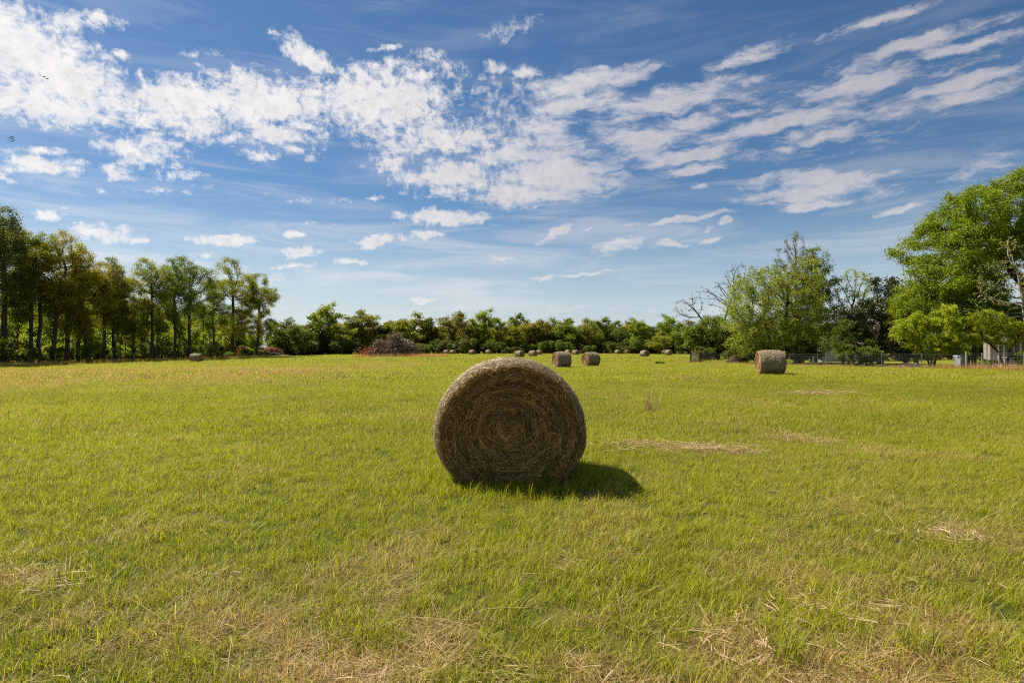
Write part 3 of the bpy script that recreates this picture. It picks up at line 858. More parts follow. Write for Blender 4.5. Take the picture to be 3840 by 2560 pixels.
    o = scatter('loose_straw', kinds2, P2, rng.integers(0, 4, n), np.stack([rng.normal(0, .1, n), rng.normal(0, .1, n), rng.random(n) * 6.283], 1),
                np.repeat(S2[:, None], 3, 1), {'dry': np.ones(n)})
    tag(o, 'flattened loose hay lying in pale patches on the turf', 'straw', kind='stuff')
build_grass()

# ================================================================== trees
def lobes_points(rng, lobes, n, shell=0.55):
    """random points in a union of ellipsoids (cx,cy,cz,rx,ry,rz), denser towards the outside"""
    L = np.array(lobes, float)
    vol = L[:, 3] * L[:, 4] * L[:, 5]
    k = rng.choice(len(L), n, p=vol / vol.sum())
    d = unit(rng.normal(0, 1, (n, 3)))
    r = rng.random(n) ** (1 / 3) * (1 - shell) + shell * rng.random(n) ** 0.15
    return L[k, :3] + d * L[k, 3:] * r[:, None]

def crown_lobes(rng, cx, cy, cz, rx, ry, rz, n, lob=0.42, dome=0.0):
    """a crown broken into clumps: lobes sitting on and in a big ellipsoid"""
    out = []
    for _ in range(n):
        d = rng.normal(0, 1, 3); d /= np.linalg.norm(d)
        if dome and d[2] < -dome: d[2] *= -0.5
        q = rng.uniform(0.45, 0.85)
        s = lob * rng.uniform(0.65, 1.25)
        out.append((cx + d[0] * rx * q, cy + d[1] * ry * q, cz + d[2] * rz * q, rx * s, ry * s, min(rz, rx * 1.2) * s * 0.8))
    return out

def colonize(rng, att, stems, step, di, dk, trop=(0, 0, 0.0), jit=0.15, maxit=120):
    """branch skeleton by space colonisation from given stem polylines"""
    P, par = [], []
    for st in stems:
        st = np.asarray(st, float)
        join = -1
        if len(P):          # a stem may start on an earlier node
            dd = np.linalg.norm(np.array(P) - st[0], axis=1)
            if dd.min() < step * 0.8: join = int(dd.argmin())
        for a, b in zip(st[:-1], st[1:]):
            m = max(1, int(np.linalg.norm(b - a) / step))
            for k in range(m):
                if join < 0:
                    P.append(a); par.append(-1); join = len(P) - 1
                P.append(a + (b - a) * (k + 1) / m); par.append(join); join = len(P) - 1
    P = [np.asarray(p, float) for p in P]
    A = np.asarray(att, float)
    arr = np.array(P)
    D = np.linalg.norm(A[:, None] - arr[None], axis=2)
    near = D.argmin(1); nd = D.min(1)
    kids = np.zeros(len(P), int).tolist()
    trop = np.array(trop)
    for it in range(maxit):
        m = nd < di
        if not m.any(): 
            # reach: let the closest attractors pull
            if len(A) == 0: break
            m = nd <= nd.min() * 1.3
        src = near[m]
        dirs = unit(A[m] - arr[src])
        us, inv = np.unique(src, return_inverse=True)
        acc = np.zeros((len(us), 3)); np.add.at(acc, inv, dirs)
        acc = unit(acc + rng.normal(0, jit, acc.shape)) + trop
        acc = unit(acc)
        ok = np.array([kids[u] < 3 for u in us])
        us, acc = us[ok], acc[ok]
        if len(us) == 0: break
        newp = arr[us] + acc * step
        i0 = len(arr)
        arr = np.concatenate([arr, newp]); par += us.tolist(); kids += [0] * len(us)
        for u in us: kids[u] += 1
        D = np.linalg.norm(A[:, None] - newp[None], axis=2)
        j = D.argmin(1); dj = D.min(1)
        up = dj < nd
        near = np.where(up, i0 + j, near); nd = np.where(up, dj, nd)
        keep = nd > dk
        A, near, nd = A[keep], near[keep], nd[keep]
        if len(A) == 0 or len(arr) > 22000: break
    return arr, np.array(par)

def radii(P, par, r_tip, power, r_base):
    n = len(P)
    acc = np.zeros(n); kids = np.zeros(n, int)
    for i in range(n):
        if par[i] >= 0: kids[par[i]] += 1
    acc[kids == 0] = r_tip ** power
    for i in range(n - 1, -1, -1):
        if par[i] >= 0: acc[par[i]] += acc[i]
    r = acc ** (1 / power)
    r = r_tip + (r - r_tip) * (r_base - r_tip) / max(r.max() - r_tip, 1e-6)
    return r, kids

def wood_mesh(name, P, par, r, mat, rmin, sides=6, flare=1.5, ground=0.0):
    idx = np.where((par >= 0) & (r >= rmin))[0]
    p0, p1 = P[par[idx]], P[idx]
    d = unit(p1 - p0)
    # main continuation of each parent: its thickest child
    best = {}
    for i in idx:
        q = par[i]
        if q not in best or r[i] > r[best[q]]: best[q] = i
    main = np.array([best[par[i]] == i for i in idx])
    full_d = np.zeros((len(P), 3)); full_d[idx] = d
    root = par[par[idx]] < 0
    d0 = np.where((main & ~root)[:, None], full_d[par[idx]], d)
    d0 = np.where(np.linalg.norm(d0, axis=1, keepdims=True) < 0.5, d, d0)
    r1 = r[idx]; r0 = np.where(main, r[par[idx]], np.minimum(r[par[idx]], r1 * 1.25))
    low0 = 1 + (flare - 1) * np.exp(-np.maximum(p0[:, 2] - ground, 0) / 0.45) * (r0 > r.max() * 0.4)
    low1 = 1 + (flare - 1) * np.exp(-np.maximum(p1[:, 2] - ground, 0) / 0.45) * (r1 > r.max() * 0.4)
    def ring(c, d, rad):
        ref = np.where(np.abs(d[:, 2:3]) < 0.9, np.array([[0, 0, 1.0]]), np.array([[1.0, 0, 0]]))
        u = unit(np.cross(ref, d)); v = np.cross(d, u)
        a = np.arange(sides) * 2 * np.pi / sides
        return c[:, None] + rad[:, None, None] * (np.cos(a)[None, :, None] * u[:, None] + np.sin(a)[None, :, None] * v[:, None])
    V = np.concatenate([ring(p0, d0, r0 * low0), ring(p1, d, r1 * low1)], 1).reshape(-1, 3)
    b = np.arange(len(idx))[:, None] * sides * 2
    k = np.arange(sides); k2 = (k + 1) % sides
    F = np.concatenate([b + np.array([k[j], k2[j], sides + k2[j], sides + k[j]]) for j in range(sides)])
    return mesh_np(name, V, F, mat, None, True)

def leaf_mesh(rng, name, C, size, mat, up=0.4, aspect=0.62, tint0=None, droop=0.0, outc=None):
    n = len(C)
    T = rng.normal(0, 1, (n, 3))
    if outc is not None: T += unit(C - np.asarray(outc)) * 0.8
    T[:, 2] -= droop
    T = unit(T)
    N_ = unit(rng.normal(0, 1, (n, 3)) + np.array([0, 0, up * 2]))
    B = unit(np.cross(N_, T)); N_ = np.cross(T, B)
    s = size * rng.uniform(0.6, 1.3, n)[:, None]
    w = s * aspect
    fold = N_ * s * 0.10
    V = np.stack([C - T * s * 0.5, C + B * w * 0.5 + fold, C + T * s * 0.5, C - B * w * 0.5 + fold], 1)
    F = np.arange(n * 4).reshape(n, 4)
    cl = 0.5 + 0.22 * (np.sin(C[:, 0] * 1.3 + 1) * np.sin(C[:, 1] * 1.1 + 2) + np.sin(C[:, 2] * 1.7 + C[:, 0]))
    tint = np.clip(0.55 * cl + 0.45 * rng.random(n), 0, 1) if tint0 is None else tint0
    return mesh_np(name, V.reshape(-1, 3), F, mat, {'tint': np.repeat(tint, 4)})

def make_tree(seed, stems, lobes, n_att, step, di, dk, r_base, r_tip, rmin, leafk, leaf_n, leaf_s, spread, mat, bark=None, trop=(0, 0, 0.05),
              up=0.4, droop=0.0, power=2.35, jit=0.15, aspect=0.62, shell=0.5, twig=None, drop=0.0, maxr=None):
    """wood mesh and leaf mesh of one tree; leaf_n leaves in all, clustered on the twigs"""
    rng = np.random.default_rng(seed)
    att = lobes_points(rng, lobes, n_att, shell)
    P, par = colonize(rng, att, stems, step, di, dk, trop, jit)
    r, kids = radii(P, par, r_tip, power, r_base)
    wood = wood_mesh('trunk', P, par, r, bark or M_BARK, rmin)
    crown = None
    if leaf_n:
        lim = twig or r_tip * leafk
        zc = min(l[2] - l[5] for l in lobes)
        tw = np.where((r < lim) & (P[:, 2] > zc - 0.5))[0]
        wgt = np.where(kids[tw] == 0, 2.2, 1.0)
        if drop:           # leave some twigs bare
            wgt = wgt * (rng.random(len(tw)) > drop)
        pick = rng.choice(tw, leaf_n, p=wgt / wgt.sum())
        t = rng.random(leaf_n)[:, None]
        base = P[pick] * t + P[np.maximum(par[pick], 0)] * (1 - t)
        C = base + rng.normal(0, spread, (leaf_n, 3)) * np.array([1, 1, 0.75])
        if droop: C[:, 2] -= np.abs(rng.normal(0, droop * 0.4, leaf_n))
        crown = leaf_mesh(rng, 'crown', C, leaf_s, mat, up, aspect, None, droop)
    return wood, crown

def put_tree(name, meshes, loc, rz, label, cat='tree', group=None, scale=None, mat=None):
    t = thing(name, label, cat, tuple(loc), rz, group, scale)
    obj('trunk', meshes[0], t)
    if meshes[1] is not None:
        c = obj('crown', meshes[1], t)
        if mat:      # same crown, other leaf colour
            c.material_slots[0].link = 'OBJECT'; c.material_slots[0].material = mat
    return t

def wobble(rng, pts, a):
    return [np.array(p, float) + (rng.normal(0, a, 3) * [1, 1, 0.2] if 0 < k < len(pts) - 1 else 0) for k, p in enumerate(pts)]

# ---------------------------------------------------------------- tall trees of the left-hand wood
def wood_tree(seed, H, base, rx, leaf_n, mat, lean=0.0, fork=0, r=0.22, leaf_s=0.20):
    rng = np.random.default_rng(seed)
    top = H * 0.62
    trunk = wobble(rng, [(0, 0, -0.2), (lean * .25, 0, H * .15), (lean * .6, 0, base), (lean, 0.1, top)], 0.14)
    stems = [trunk]
    for k in range(fork):
        a = rng.uniform(0, 6.28); z0 = trunk[1]
        e = np.array([math.cos(a) * rx * .7, math.sin(a) * rx * .7, base * 1.25])
        stems.append([z0, z0 * .5 + e * .5 + np.array([0, 0, -.4]), e + np.array([0, 0, 1.5])])
    cz = (base + H) / 2
    lob = crown_lobes(rng, lean, 0, cz, rx, rx, (H - base) / 2, 15, 0.40)
    lob += [(lean + rng.normal(0, rx * .2), rng.normal(0, rx * .2), H - rx * .45, rx * .4, rx * .4, rx * .5)]
    return make_tree(seed, stems, lob, 620, 0.55, 3.2, 0.75, r, 0.018, 0.014, 2.0, leaf_n, leaf_s, 0.34, mat, twig=0.05, trop=(0, 0, 0.18), aspect=0.55)

rngs = np.random.default_rng(99)
WT = [wood_tree(201, 20.5, 6.0, 4.4, 24000, LM['dark'], 0.3, 1, 0.30),
      wood_tree(202, 20.0, 5.5, 4.6, 21000, LM['rust'], 1.4, 1, 0.27),
      wood_tree(203, 18.5, 5.5, 4.0, 18000, LM['olive'], -0.5, 0, 0.25),
      wood_tree(204, 17.0, 4.5, 4.3, 21000, LM['mid'], 0.2, 2, 0.26),
      wood_tree(205, 19.0, 4.5, 5.6, 33000, LM['olive'], 1.0, 2, 0.30)]
def wood_edge(px, py):
    g = gp(px, py); return g
# column, row of foot, kind, scale, leaf colour, label
LEFT = [
 (-130, 1369, 0, 1.06, 'dark', 'tall dark green tree cut off by the left edge, its trunk out of frame'),
 (-40, 1367, 3, 1.12, 'dark', 'dark leaning tree at the extreme left edge of the wood'),
 (22, 1364, 0, 1.02, 'dark', 'dark green tree with thick trunk, second trunk in from the left edge'),
 (121, 1361, 2, 1.02, 'olive', 'straight tree with olive crown, third thick trunk in from the left edge'),
 (153, 1360, 0, 0.92, 'mid', 'green tree with blackish trunk, fourth thick trunk in from the left edge'),
 (190, 1359, 1, 0.98, 'rust', 'tree with thick trunk leaning right and golden brown spreading crown'),
 (244, 1358, 2, 0.97, 'rust', 'golden tree just right of the leaning trunk in the left wood'),
 (293, 1357, 4, 0.88, 'rust', 'golden tree second to the right of the leaning trunk'),
 (336, 1356, 1, 0.86, 'rust', 'golden brown tree third to the right of the leaning trunk'),
 (387, 1354, 2, 0.90, 'olive', 'slim olive tree where the canopy of the left wood drops towards the gap'),
 (430, 1353, 3, 0.92, 'olive', 'olive tree with several thin stems, left of the lone many-stemmed trunk'),
 (492, 1351, 4, 0.72, 'olive', 'short spreading olive tree filling the dip left of the many-stemmed tree'),
 (567, 1350, 3, 1.04, 'olive', 'many-stemmed tree with thin olive top standing left of the lone bale'),
 (655, 1348, 2, 0.98, 'mid', 'slim mid-green tree directly left of the lone bale'),
 (712, 1347, 3, 1.12, 'mid', 'full green rounded tree standing right behind the lone bale'),
 (800, 1344, 2, 0.82, 'mid', 'low green tree between the rounded tree and the spreading end tree'),
 (878, 1342, 4, 1.16, 'olive', 'spreading olive tree with curved trunk near the right end of the left wood'),
 (958, 1339, 4, 1.06, 'olive', 'forked tree with low limbs, last tree at the right end of the left wood'),
]
for k, (px, py, kd, sc, mt, lab) in enumerate(LEFT):
    g = gp(px, py)
    rz = 0.0 if px == 190 else (R(180) if False else rngs.uniform(0, 6.28))
    put_tree('woodland_tree', WT[kd], (g[0], g[1], g[2] - 0.05), rz, lab, 'tree', 'tall trees along the edge of the left-hand wood', (sc, sc, sc), LM[mt])

ORD = ['first', 'second', 'third', 'fourth', 'fifth', 'sixth', 'seventh', 'eighth', 'ninth', 'tenth', 'eleventh', 'twelfth', 'thirteenth', 'fourteenth', 'fifteenth', 'sixteenth', 'seventeenth', 'eighteenth', 'nineteenth', 'twentieth',
       'twenty-first', 'twenty-second', 'twenty-third']
# slender saplings between them
def sapling(seed, H, mat, n):
    rng = np.random.default_rng(seed)
    st = wobble(rng, [(0, 0, -.1), (.1, 0, H * .3), (-.1, .1, H * .6), (.15, 0, H * .8)], 0.18)
    b = rng.normal(0, 1, 3); stems = [st, [st[1], st[1] + np.array([b[0] * .8, b[1] * .8, H * .3]), st[1] + np.array([b[0] * 1.3, b[1] * 1.3, H * .55])]]
    lob = crown_lobes(rng, 0, 0, H * .72, 1.5, 1.5, H * .27, 8, .45)
    return make_tree(seed, stems, lob, 150, .4, 2.5, .6, .075, .014, .010, 2, n, .20, .28, mat, twig=.035, trop=(0, 0, .15))
SAP = [sapling(301, 9.0, LM['bright'], 2600), sapling(302, 7.0, LM['mid'], 2200), sapling(303, 10.5, LM['bright'], 2800)]
SPX = [(6, 1364), (56, 1363), (88, 1362), (97, 1362), (204, 1359), (265, 1358), (318, 1356), (365, 1355), (415, 1353), (452, 1352), (480, 1352), (505, 1351), (530, 1350), (598, 1349), (625, 1348),
       (680, 1347), (745, 1345), (770, 1345), (830, 1343), (926, 1340), (945, 1339), (985, 1338)]
for k, (px, py) in enumerate(SPX):
    g = gp(px, py)
    sc = rngs.uniform(0.85, 1.2)
    put_tree('sapling', SAP[k % 3], (g[0] - rngs.uniform(0, 2.0), g[1], g[2]), rngs.uniform(0, 6.28), 'slender young tree under the left wood, %s thin stem from the left edge' % ORD[k], 'sapling',
             'saplings between the trunks of the left wood', (sc, sc, sc))

# ---------------------------------------------------------------- bushes
def bush(seed, rx, h, n, mat, leaf_s=0.2, stems=5):
    rng = np.random.default_rng(seed)
    st = []
    for k in range(stems):
        a = rng.uniform(0, 6.28)
        st.append([(0, 0, -.1), (math.cos(a) * rx * .12, math.sin(a) * rx * .12, h * .12), (math.cos(a) * rx * .35, math.sin(a) * rx * .35, h * .4)])
    lob = crown_lobes(rng, 0, 0, h * .52, rx, rx, h * .5, 11, .45)
    return make_tree(seed, st, lob, 260, h * .09, h * .6, h * .13, .05, .010, .010, 3, n, leaf_s, h * .06, mat, twig=.05, trop=(0, 0, .05), shell=.6)
BUSH = [bush(401, 2.2, 3.6, 4200, LM['bright'], .24), bush(402, 1.7, 2.4, 2600, LM['mid'], .22), bush(403, 2.6, 4.6, 5200, LM['dark'], .26)]
def join_kinds(kinds):
    """wood and leaves of a bush as one mesh per kind and colour, for the masses nobody could count"""
    out = []
    for (wood, crown), mt in kinds:
        me = bpy.data.meshes.new('undergrowth_bush')
        nv, nw = len(crown.vertices), len(wood.vertices)
        V = np.empty((nv + nw) * 3, np.float32)
        crown.vertices.foreach_get('co', V[:nv * 3]); wood.vertices.foreach_get('co', V[nv * 3:])
        Fc = np.empty(len(crown.loops), np.int32); crown.loops.foreach_get('vertex_index', Fc)
        Fw = np.empty(len(wood.loops), np.int32); wood.loops.foreach_get('vertex_index', Fw)
        t = np.zeros(nv, np.float32); crown.attributes['tint'].data.foreach_get('value', t)
        F = np.concatenate([Fc, Fw + nv]).reshape(-1, 4)
        me = mesh_np('undergrowth_bush', V.reshape(-1, 3), F, LM[mt], {'tint': np.concatenate([t, np.zeros(nw)])})
        me.materials.append(M_BARK)
        mi = np.concatenate([np.zeros(len(Fc) // 4, np.int32), np.ones(len(Fw) // 4, np.int32)])
        me.polygons.foreach_set('material_index', mi)
        out.append(me)
    return out

nb = 0
for k in range(13):
    y = 70 + (k + rngs.uniform(-.3, .3)) * 70 / 13
    x = -64.5 + rngs.uniform(-1, 1) - max(0, (72 - y)) * 0.25 + (6 if y > 105 else 0)
    sc = 0.75 * rngs.uniform(0.7, 1.25)
    put_tree('bush', BUSH[int(rngs.integers(0, 3))], (x, y, float(zt(x, y)) - .05), rngs.uniform(0, 6.28), 'low dark bush under the tall left trees, %s from the left edge' % ORD[k], 'bush',
             'low bushes under the left-hand wood', (sc, sc, sc), LM[('dark', 'mid')[k % 2]])
UK = join_kinds([(BUSH[0], 'bright'), (BUSH[1], 'bright'), (BUSH[2], 'bright'), (BUSH[0], 'mid'), (BUSH[2], 'dark'), (BUSH[1], 'dark'), (BUSH[2], 'mid'), (BUSH[0], 'olive')])
UP, UI, US = [], [], []
for row, (off, sc0, ks) in enumerate([(8.0, 1.2, (0, 1, 2)), (13.0, 1.6, (0, 1, 2)), (20.0, 2.1, (0, 2, 3)), (30.0, 2.7, (3, 4, 6)), (42.0, 3.2, (4, 6))]):
    n = 16
    for k in range(n):
        y = 60 + (k + rngs.uniform(-.35, .35)) * 85 / n + off * 0.5
        x = -62 - off + rngs.uniform(-1.5, 1.5) - max(0, (72 - y)) * 0.25 + (6 if y > 105 else 0)
        UP.append((x, y, float(zt(x, y)) - .05)); UI.append(ks[k % len(ks)]); US.append([sc0 * rngs.uniform(.8, 1.2)] * 3)
n = len(UP)
tag(scatter('woodland_undergrowth', UK, UP, UI, np.stack([np.zeros(n), np.zeros(n), rngs.random(n) * 6.28], 1), US, {'dry': np.zeros(n)}),
    'sunlit yellow-green undergrowth deep behind the trunks of the left-hand wood', 'undergrowth', kind='stuff')

# rust-red dead shrubs at the right end of the wood
DEAD = bush(411, 2.2, 2.6, 2600, LM['dead'], .20, 7)
for px, py, sc, lab in [(858, 1338, .95, 'rust-red shrub left of the curved trunk at the end of the left wood'), (898, 1336, 1.0, 'rust-red shrub just right of the curved trunk'),
                        (955, 1334, .8, 'small rust-red shrub between the forked trunks'), (1000, 1333, .95, 'rust-red shrub left of the last heap of cut branches'), (1032, 1333, .9, 'rust-red shrub at the outer end of the left wood')]:
    g = gp(px, py + 2)
    put_tree('dead_shrub', DEAD, (g[0], g[1], g[2]), rngs.uniform(0, 6.28), lab, 'shrub', 'rust-red dead shrubs', (sc * 1.2, sc * 1.2, sc))

# ---------------------------------------------------------------- far tree line
def far_tree(seed, H, rx, n, mat, base=0.12, shape=0.42, leaf_s=0.42, drop=0.0):
    rng = np.random.default_rng(seed)
    st = [wobble(rng, [(0, 0, -.2), (0, 0, H * .3), (0.2, 0, H * .62)], .2)]
    lob = crown_lobes(rng, 0, 0, H * (base + (1 - base) / 2), rx, rx, H * (1 - base) / 2, 17, shape)
    lob += [(rng.normal(0, rx * .15), 0, H - rx * .4, rx * .42, rx * .42, rx * .42)]
    return make_tree(seed, st, lob, 420, .75, 4.5, 1.0, .26, .03, .03, 2.2, n, leaf_s, .42, mat, twig=.09, trop=(0, 0, .12), drop=drop, shell=.6)
FT = [far_tree(501, 13.5, 4.4, 6500, LM['bright']), far_tree(502, 11.0, 3.9, 5500, LM['olive']), far_tree(503, 13.0, 3.4, 4200, LM['rust'], .2),
      far_tree(504, 10.0, 3.9, 6000, LM['mid'], .05), far_tree(505, 13.5, 3.3, 5200, LM['mid'], .1, .36), far_tree(506, 9.0, 4.4, 6200, LM['dark'], .0)]
# column, top row, distance, kind, leaf colour, label
FL = [
 (1085, 1190, 150, 5, 'dark', 'rounded dark tree beside the right end of the left wood'),
 (1120, 1225, 160, 3, 'mid', 'low rounded tree, second right of the left wood'),
 (1165, 1205, 172, 5, 'dark', 'dark tree in front of the bright tree in the far line'),
 (1228, 1137, 178, 0, 'bright', 'tallest bright green tree of the far line, left of the brush pile'),
 (1200, 1165, 184, 4, 'mid', 'narrow green tree at the left shoulder of the tallest bright tree'),
 (1300, 1185, 182, 1, 'olive', 'sparse olive tree at the right shoulder of the tallest bright tree'),
 (1358, 1158, 182, 2, 'olive', 'thin-topped olive tree standing above its neighbours left of the brush pile'),
 (1410, 1185, 186, 1, 'olive', 'olive tree directly above the left flank of the brush pile'),
 (1450, 1210, 190, 3, 'dark', 'dark low crown directly above the brush pile'),
 (1505, 1195, 190, 5, 'dark', 'dark crown just right of the top of the brush pile'),
 (1548, 1173, 184, 1, 'olive', 'broad olive tree above the right foot of the brush pile'),
 (1602, 1190, 186, 4, 'mid', 'green tree, first to the right of the brush pile'),
 (1655, 1208, 188, 1, 'olive', 'dull olive tree, second to the right of the brush pile'),
 (1712, 1167, 184, 2, 'tan', 'reddish-brown sparse topped tree in the middle of the far line'),
 (1752, 1205, 178, 1, 'tan', 'golden low tree in front of the reddish-brown one'),
 (1818, 1160, 182, 0, 'bright', 'big bright green domed tree above the left side of the big bale'),
 (1868, 1192, 186, 4, 'bright', 'green tree at the right flank of the big bright dome'),
 (1910, 1202, 180, 1, 'olive', 'golden-olive tree above the top of the big bale'),
 (1946, 1172, 188, 4, 'mid', 'grey-green tall tree rising behind the olive ones over the big bale'),
 (1985, 1200, 184, 3, 'olive', 'olive bush-like tree left of the yellow cone tree'),
 (2022, 1195, 180, 2, 'tan', 'yellowish cone-shaped tree right of the big bale top'),
 (2075, 1190, 186, 5, 'mid', 'green rounded tree above the close pair of bales'),
 (2125, 1205, 180, 3, 'mid', 'leafy green tree just right of the close pair, low crown'),
 (2140, 1192, 192, 4, 'mid', 'dark green crown showing behind the low leafy tree'),
 (2190, 1195, 182, 1, 'tan', 'broad golden tree above the right bale of the close pair'),
 (2225, 1205, 190, 5, 'mid', 'dim crown between the golden tree and the tall green one'),
 (2270, 1187, 182, 4, 'mid', 'tall narrow mid-green tree right of the broad golden tree'),
 (2325, 1228, 186, 5, 'dark', 'low dark tree in the dip of the far line'),
 (2385, 1193, 178, 0, 'bright', 'bright rounded tree above the first pair of bales right of the close pair'),
 (2440, 1215, 184, 3, 'dark', 'dark narrow tree between the two bright rounded trees'),
 (2505, 1180, 176, 0, 'bright', 'bright rounded tree, last one left of the bare tree'),
 (2470, 1245, 165, 1, 'olive', 'short olive tree in front of the two bright rounded trees'),
 (2560, 1215, 170, 3, 'mid', 'mid-green tree just left of the bare tree'),
]
for (px, top, dist, kd, mt, lab) in FL:
    g = at(px, dist)
    H0 = (13.5, 11.0, 13.0, 10.0, 13.5, 9.0)[kd]
    H = (1305 - top) / F_PX * dist + CAM_H - g[2]
    s = H / H0 * 1.02
    w = s * rngs.uniform(0.95, 1.5)
    put_tree('distant_tree', FT[kd], tuple(g), rngs.uniform(0, 6.28), lab, 'tree', 'trees of the far tree line', (w, w, s), LM[mt])
# dense undergrowth closing the foot of the far tree line and the gaps behind it
UP, UI, US = [], [], []
for px in np.arange(1050, 2660, 17):
    d = 174 + rngs.uniform(-2.5, 6) if px > 1200 else 148 + (px - 1050) * .18
    sc = rngs.uniform(0.6, 1.15)
    UP.append(tuple(at(px + rngs.uniform(-8, 8), d))); UI.append((4, 5, 6, 4, 4, 5)[int(rngs.integers(0, 6))]); US.append((sc * 1.2, sc * 1.2, sc))
FK0 = len(UK)
FKK = UK + join_kinds([(FT[1], 'olive'), (FT[4], 'mid'), (FT[3], 'mid'), (FT[2], 'tan'), (FT[0], 'mid')])
FH = (11.0, 13.5, 10.0, 13.0, 13.5)
for px in np.arange(1040, 2740, 26):
    k = int(rngs.integers(0, 5)); h = rngs.uniform(9.0, 12.2); sc = h / FH[k]
    UP.append(tuple(at(px + rngs.uniform(-12, 12), 203 + rngs.uniform(-7, 7)))); UI.append(FK0 + k); US.append((sc * 1.35, sc * 1.35, sc))
n = len(UP)
tag(scatter('far_undergrowth', FKK, UP, UI, np.stack([np.zeros(n), np.zeros(n), rngs.random(n) * 6.28], 1), US, {'dry': np.zeros(n)}),
    'dark shaded undergrowth along the foot of the far tree line', 'undergrowth', kind='stuff')

# ---------------------------------------------------------------- the group on the right behind the fence
def right_tree(name, meshes, px, dist, label, rz=0.0, cat='tree', scale=None):
    g = at(px, dist)
    return put_tree(name, meshes, (g[0], g[1], g[2] - .03), rz, label, cat, None, scale)

rng = np.random.default_rng(7)
# bare grey tree, in two leaning limbs, left of the group
bare = make_tree(601, [[(0, 0, -.2), (-.3, 0, 3.0), (-2.2, 0, 6.0)], [(-.3, 0, 3.0), (1.2, 0, 6.2), (2.6, .3, 10.0)]],
                 [(-4.4, 0, 8.2, 2.6, 2.4, 1.8), (-2.0, 0, 9.6, 2.2, 2, 1.8), (3.4, 0, 13.0, 2.4, 2.2, 2.6), (1.2, 0, 10.6, 2.6, 2.2, 2.2), (-5.5, 0, 6.4, 1.6, 1.6, 1.2)], 520, .42, 3.0, .55, .20, .022, .012, 2, 700, .20, .12,
                 LM['bud'], M_BARK, twig=.045, jit=.3, trop=(0, 0, .10))
right_tree('bare_tree', bare, 2688, 88, 'nearly bare grey tree with spreading limbs left of the big pale green tree')
# low dark-green tree under the bare one
rngl = np.random.default_rng(61)
lowt = make_tree(611, [[(0, 0, -.2), (.3, 0, 1.6), (0, 0, 3.4)]], crown_lobes(rngl, 0, 0, 3.9, 4.8, 4.0, 3.2, 16, .42), 480, .4, 3, .7, .22, .016, .014, 2, 16000, .20, .30, LM['mid'], twig=.05, shell=.6)
right_tree('leafy_tree', lowt, 2690, 84, 'dark leafy low tree beneath the bare tree, behind the post fence')
# tall sparse poplar-like tree with brown buds, its top bare above the green
pst = [[(0, 0, -.2), (.1, 0, 2.5), (0, 0, 4.5)]]
for k, (tx, ty_, tz) in enumerate([(0, 0, 14.5), (-1.0, .5, 13.2), (1.1, -.4, 12.6), (-2.0, -.5, 11.2), (2.0, .6, 10.6), (-2.7, .4, 9.2), (.4, .9, 13.8), (2.6, -.3, 9.0)]):
    pst.append([(0, 0, 4.5), (tx * .42, ty_ * .5, 4.5 + (tz - 4.5) * .42), (tx * .8, ty_, 4.5 + (tz - 4.5) * .78)])
pop = make_tree(621, pst,
                [(0, 0, 14.6, 1.3, 1.3, 2.0), (-1.2, 0, 12.8, 1.5, 1.4, 2.2), (1.3, 0, 12.0, 1.5, 1.4, 2.2), (-2.3, 0, 10.6, 1.5, 1.5, 2.2), (2.3, 0, 10.0, 1.5, 1.5, 2.2), (0, 0, 11, 2.6, 2.4, 2.6), (-3.0, 0, 8.4, 1.6, 1.6, 1.8), (2.8, 0, 8.0, 1.6, 1.6, 1.8)], 1300, .30, 2.4, .40, .22, .012, .009, 2, 11000, .16, .12,
                LM['bud'], twig=.032, jit=.10, trop=(0, 0, .75), aspect=.45)
right_tree('budding_tree', pop, 2985, 71, 'tall tree with bare budding top, highest of the right-hand group left of the oak')
# big pale green drooping tree
rngp = np.random.default_rng(63)
lob = [(0, 0, 5.2, 4.6, 4.0, 4.2), (-2.2, 0, 6.0, 3.0, 3, 3.6), (-3.2, -.5, 3.2, 2.4, 2.6, 2.4), (2.4, 0, 5.0, 3.6, 3.4, 4.2), (0.5, -1.5, 2.6, 4.0, 2.4, 2.0), (-.5, 0, 8.0, 2.8, 2.6, 2.2), (3.4, 0, 8.0, 2.2, 2.2, 3.2)]
pale = make_tree(631, [[(0, 0, -.2), (.1, 0, 1.2), (-.8, 0, 4.5)], [(.1, 0, 1.2), (1.4, .2, 3.6), (1.6, 0, 6.4)], [(.1, 0, 1.2), (-1.8, -.4, 2.6), (-2.6, -.6, 4.0)]],
                 lob, 1800, .34, 2.6, .46, .26, .014, .012, 2, 46000, .17, .20, LM['pale'], twig=.045, droop=.4, shell=.55, aspect=.5)
right_tree('pale_tree', pale, 2895, 65, 'broad pale green tree with drooping twigs behind the bale at the fence', 0, 'tree', (1.12, 1.1, 1.16))
# green narrower tree rising at its right
pal2 = make_tree(641, [[(0, 0, -.2), (0, 0, 5), (.2, 0, 10)]], [(0, 0, 12.2, 1.5, 1.5, 1.8), (.2, 0, 9.8, 2.2, 2.2, 2.6), (-.4, 0, 6.8, 2.6, 2.6, 2.8), (.8, 0, 4.2, 2.6, 2.6, 2.2)], 600, .38, 2.6, .55, .2, .014, .012, 2, 19000, .17, .26,
                 LM['mid'], twig=.045, trop=(0, 0, .3))
right_tree('slender_tree', pal2, 3055, 69, 'slender mid-green tree rising at the right shoulder of the pale tree', 0, 'tree', (1.15, 1.1, 1.03))
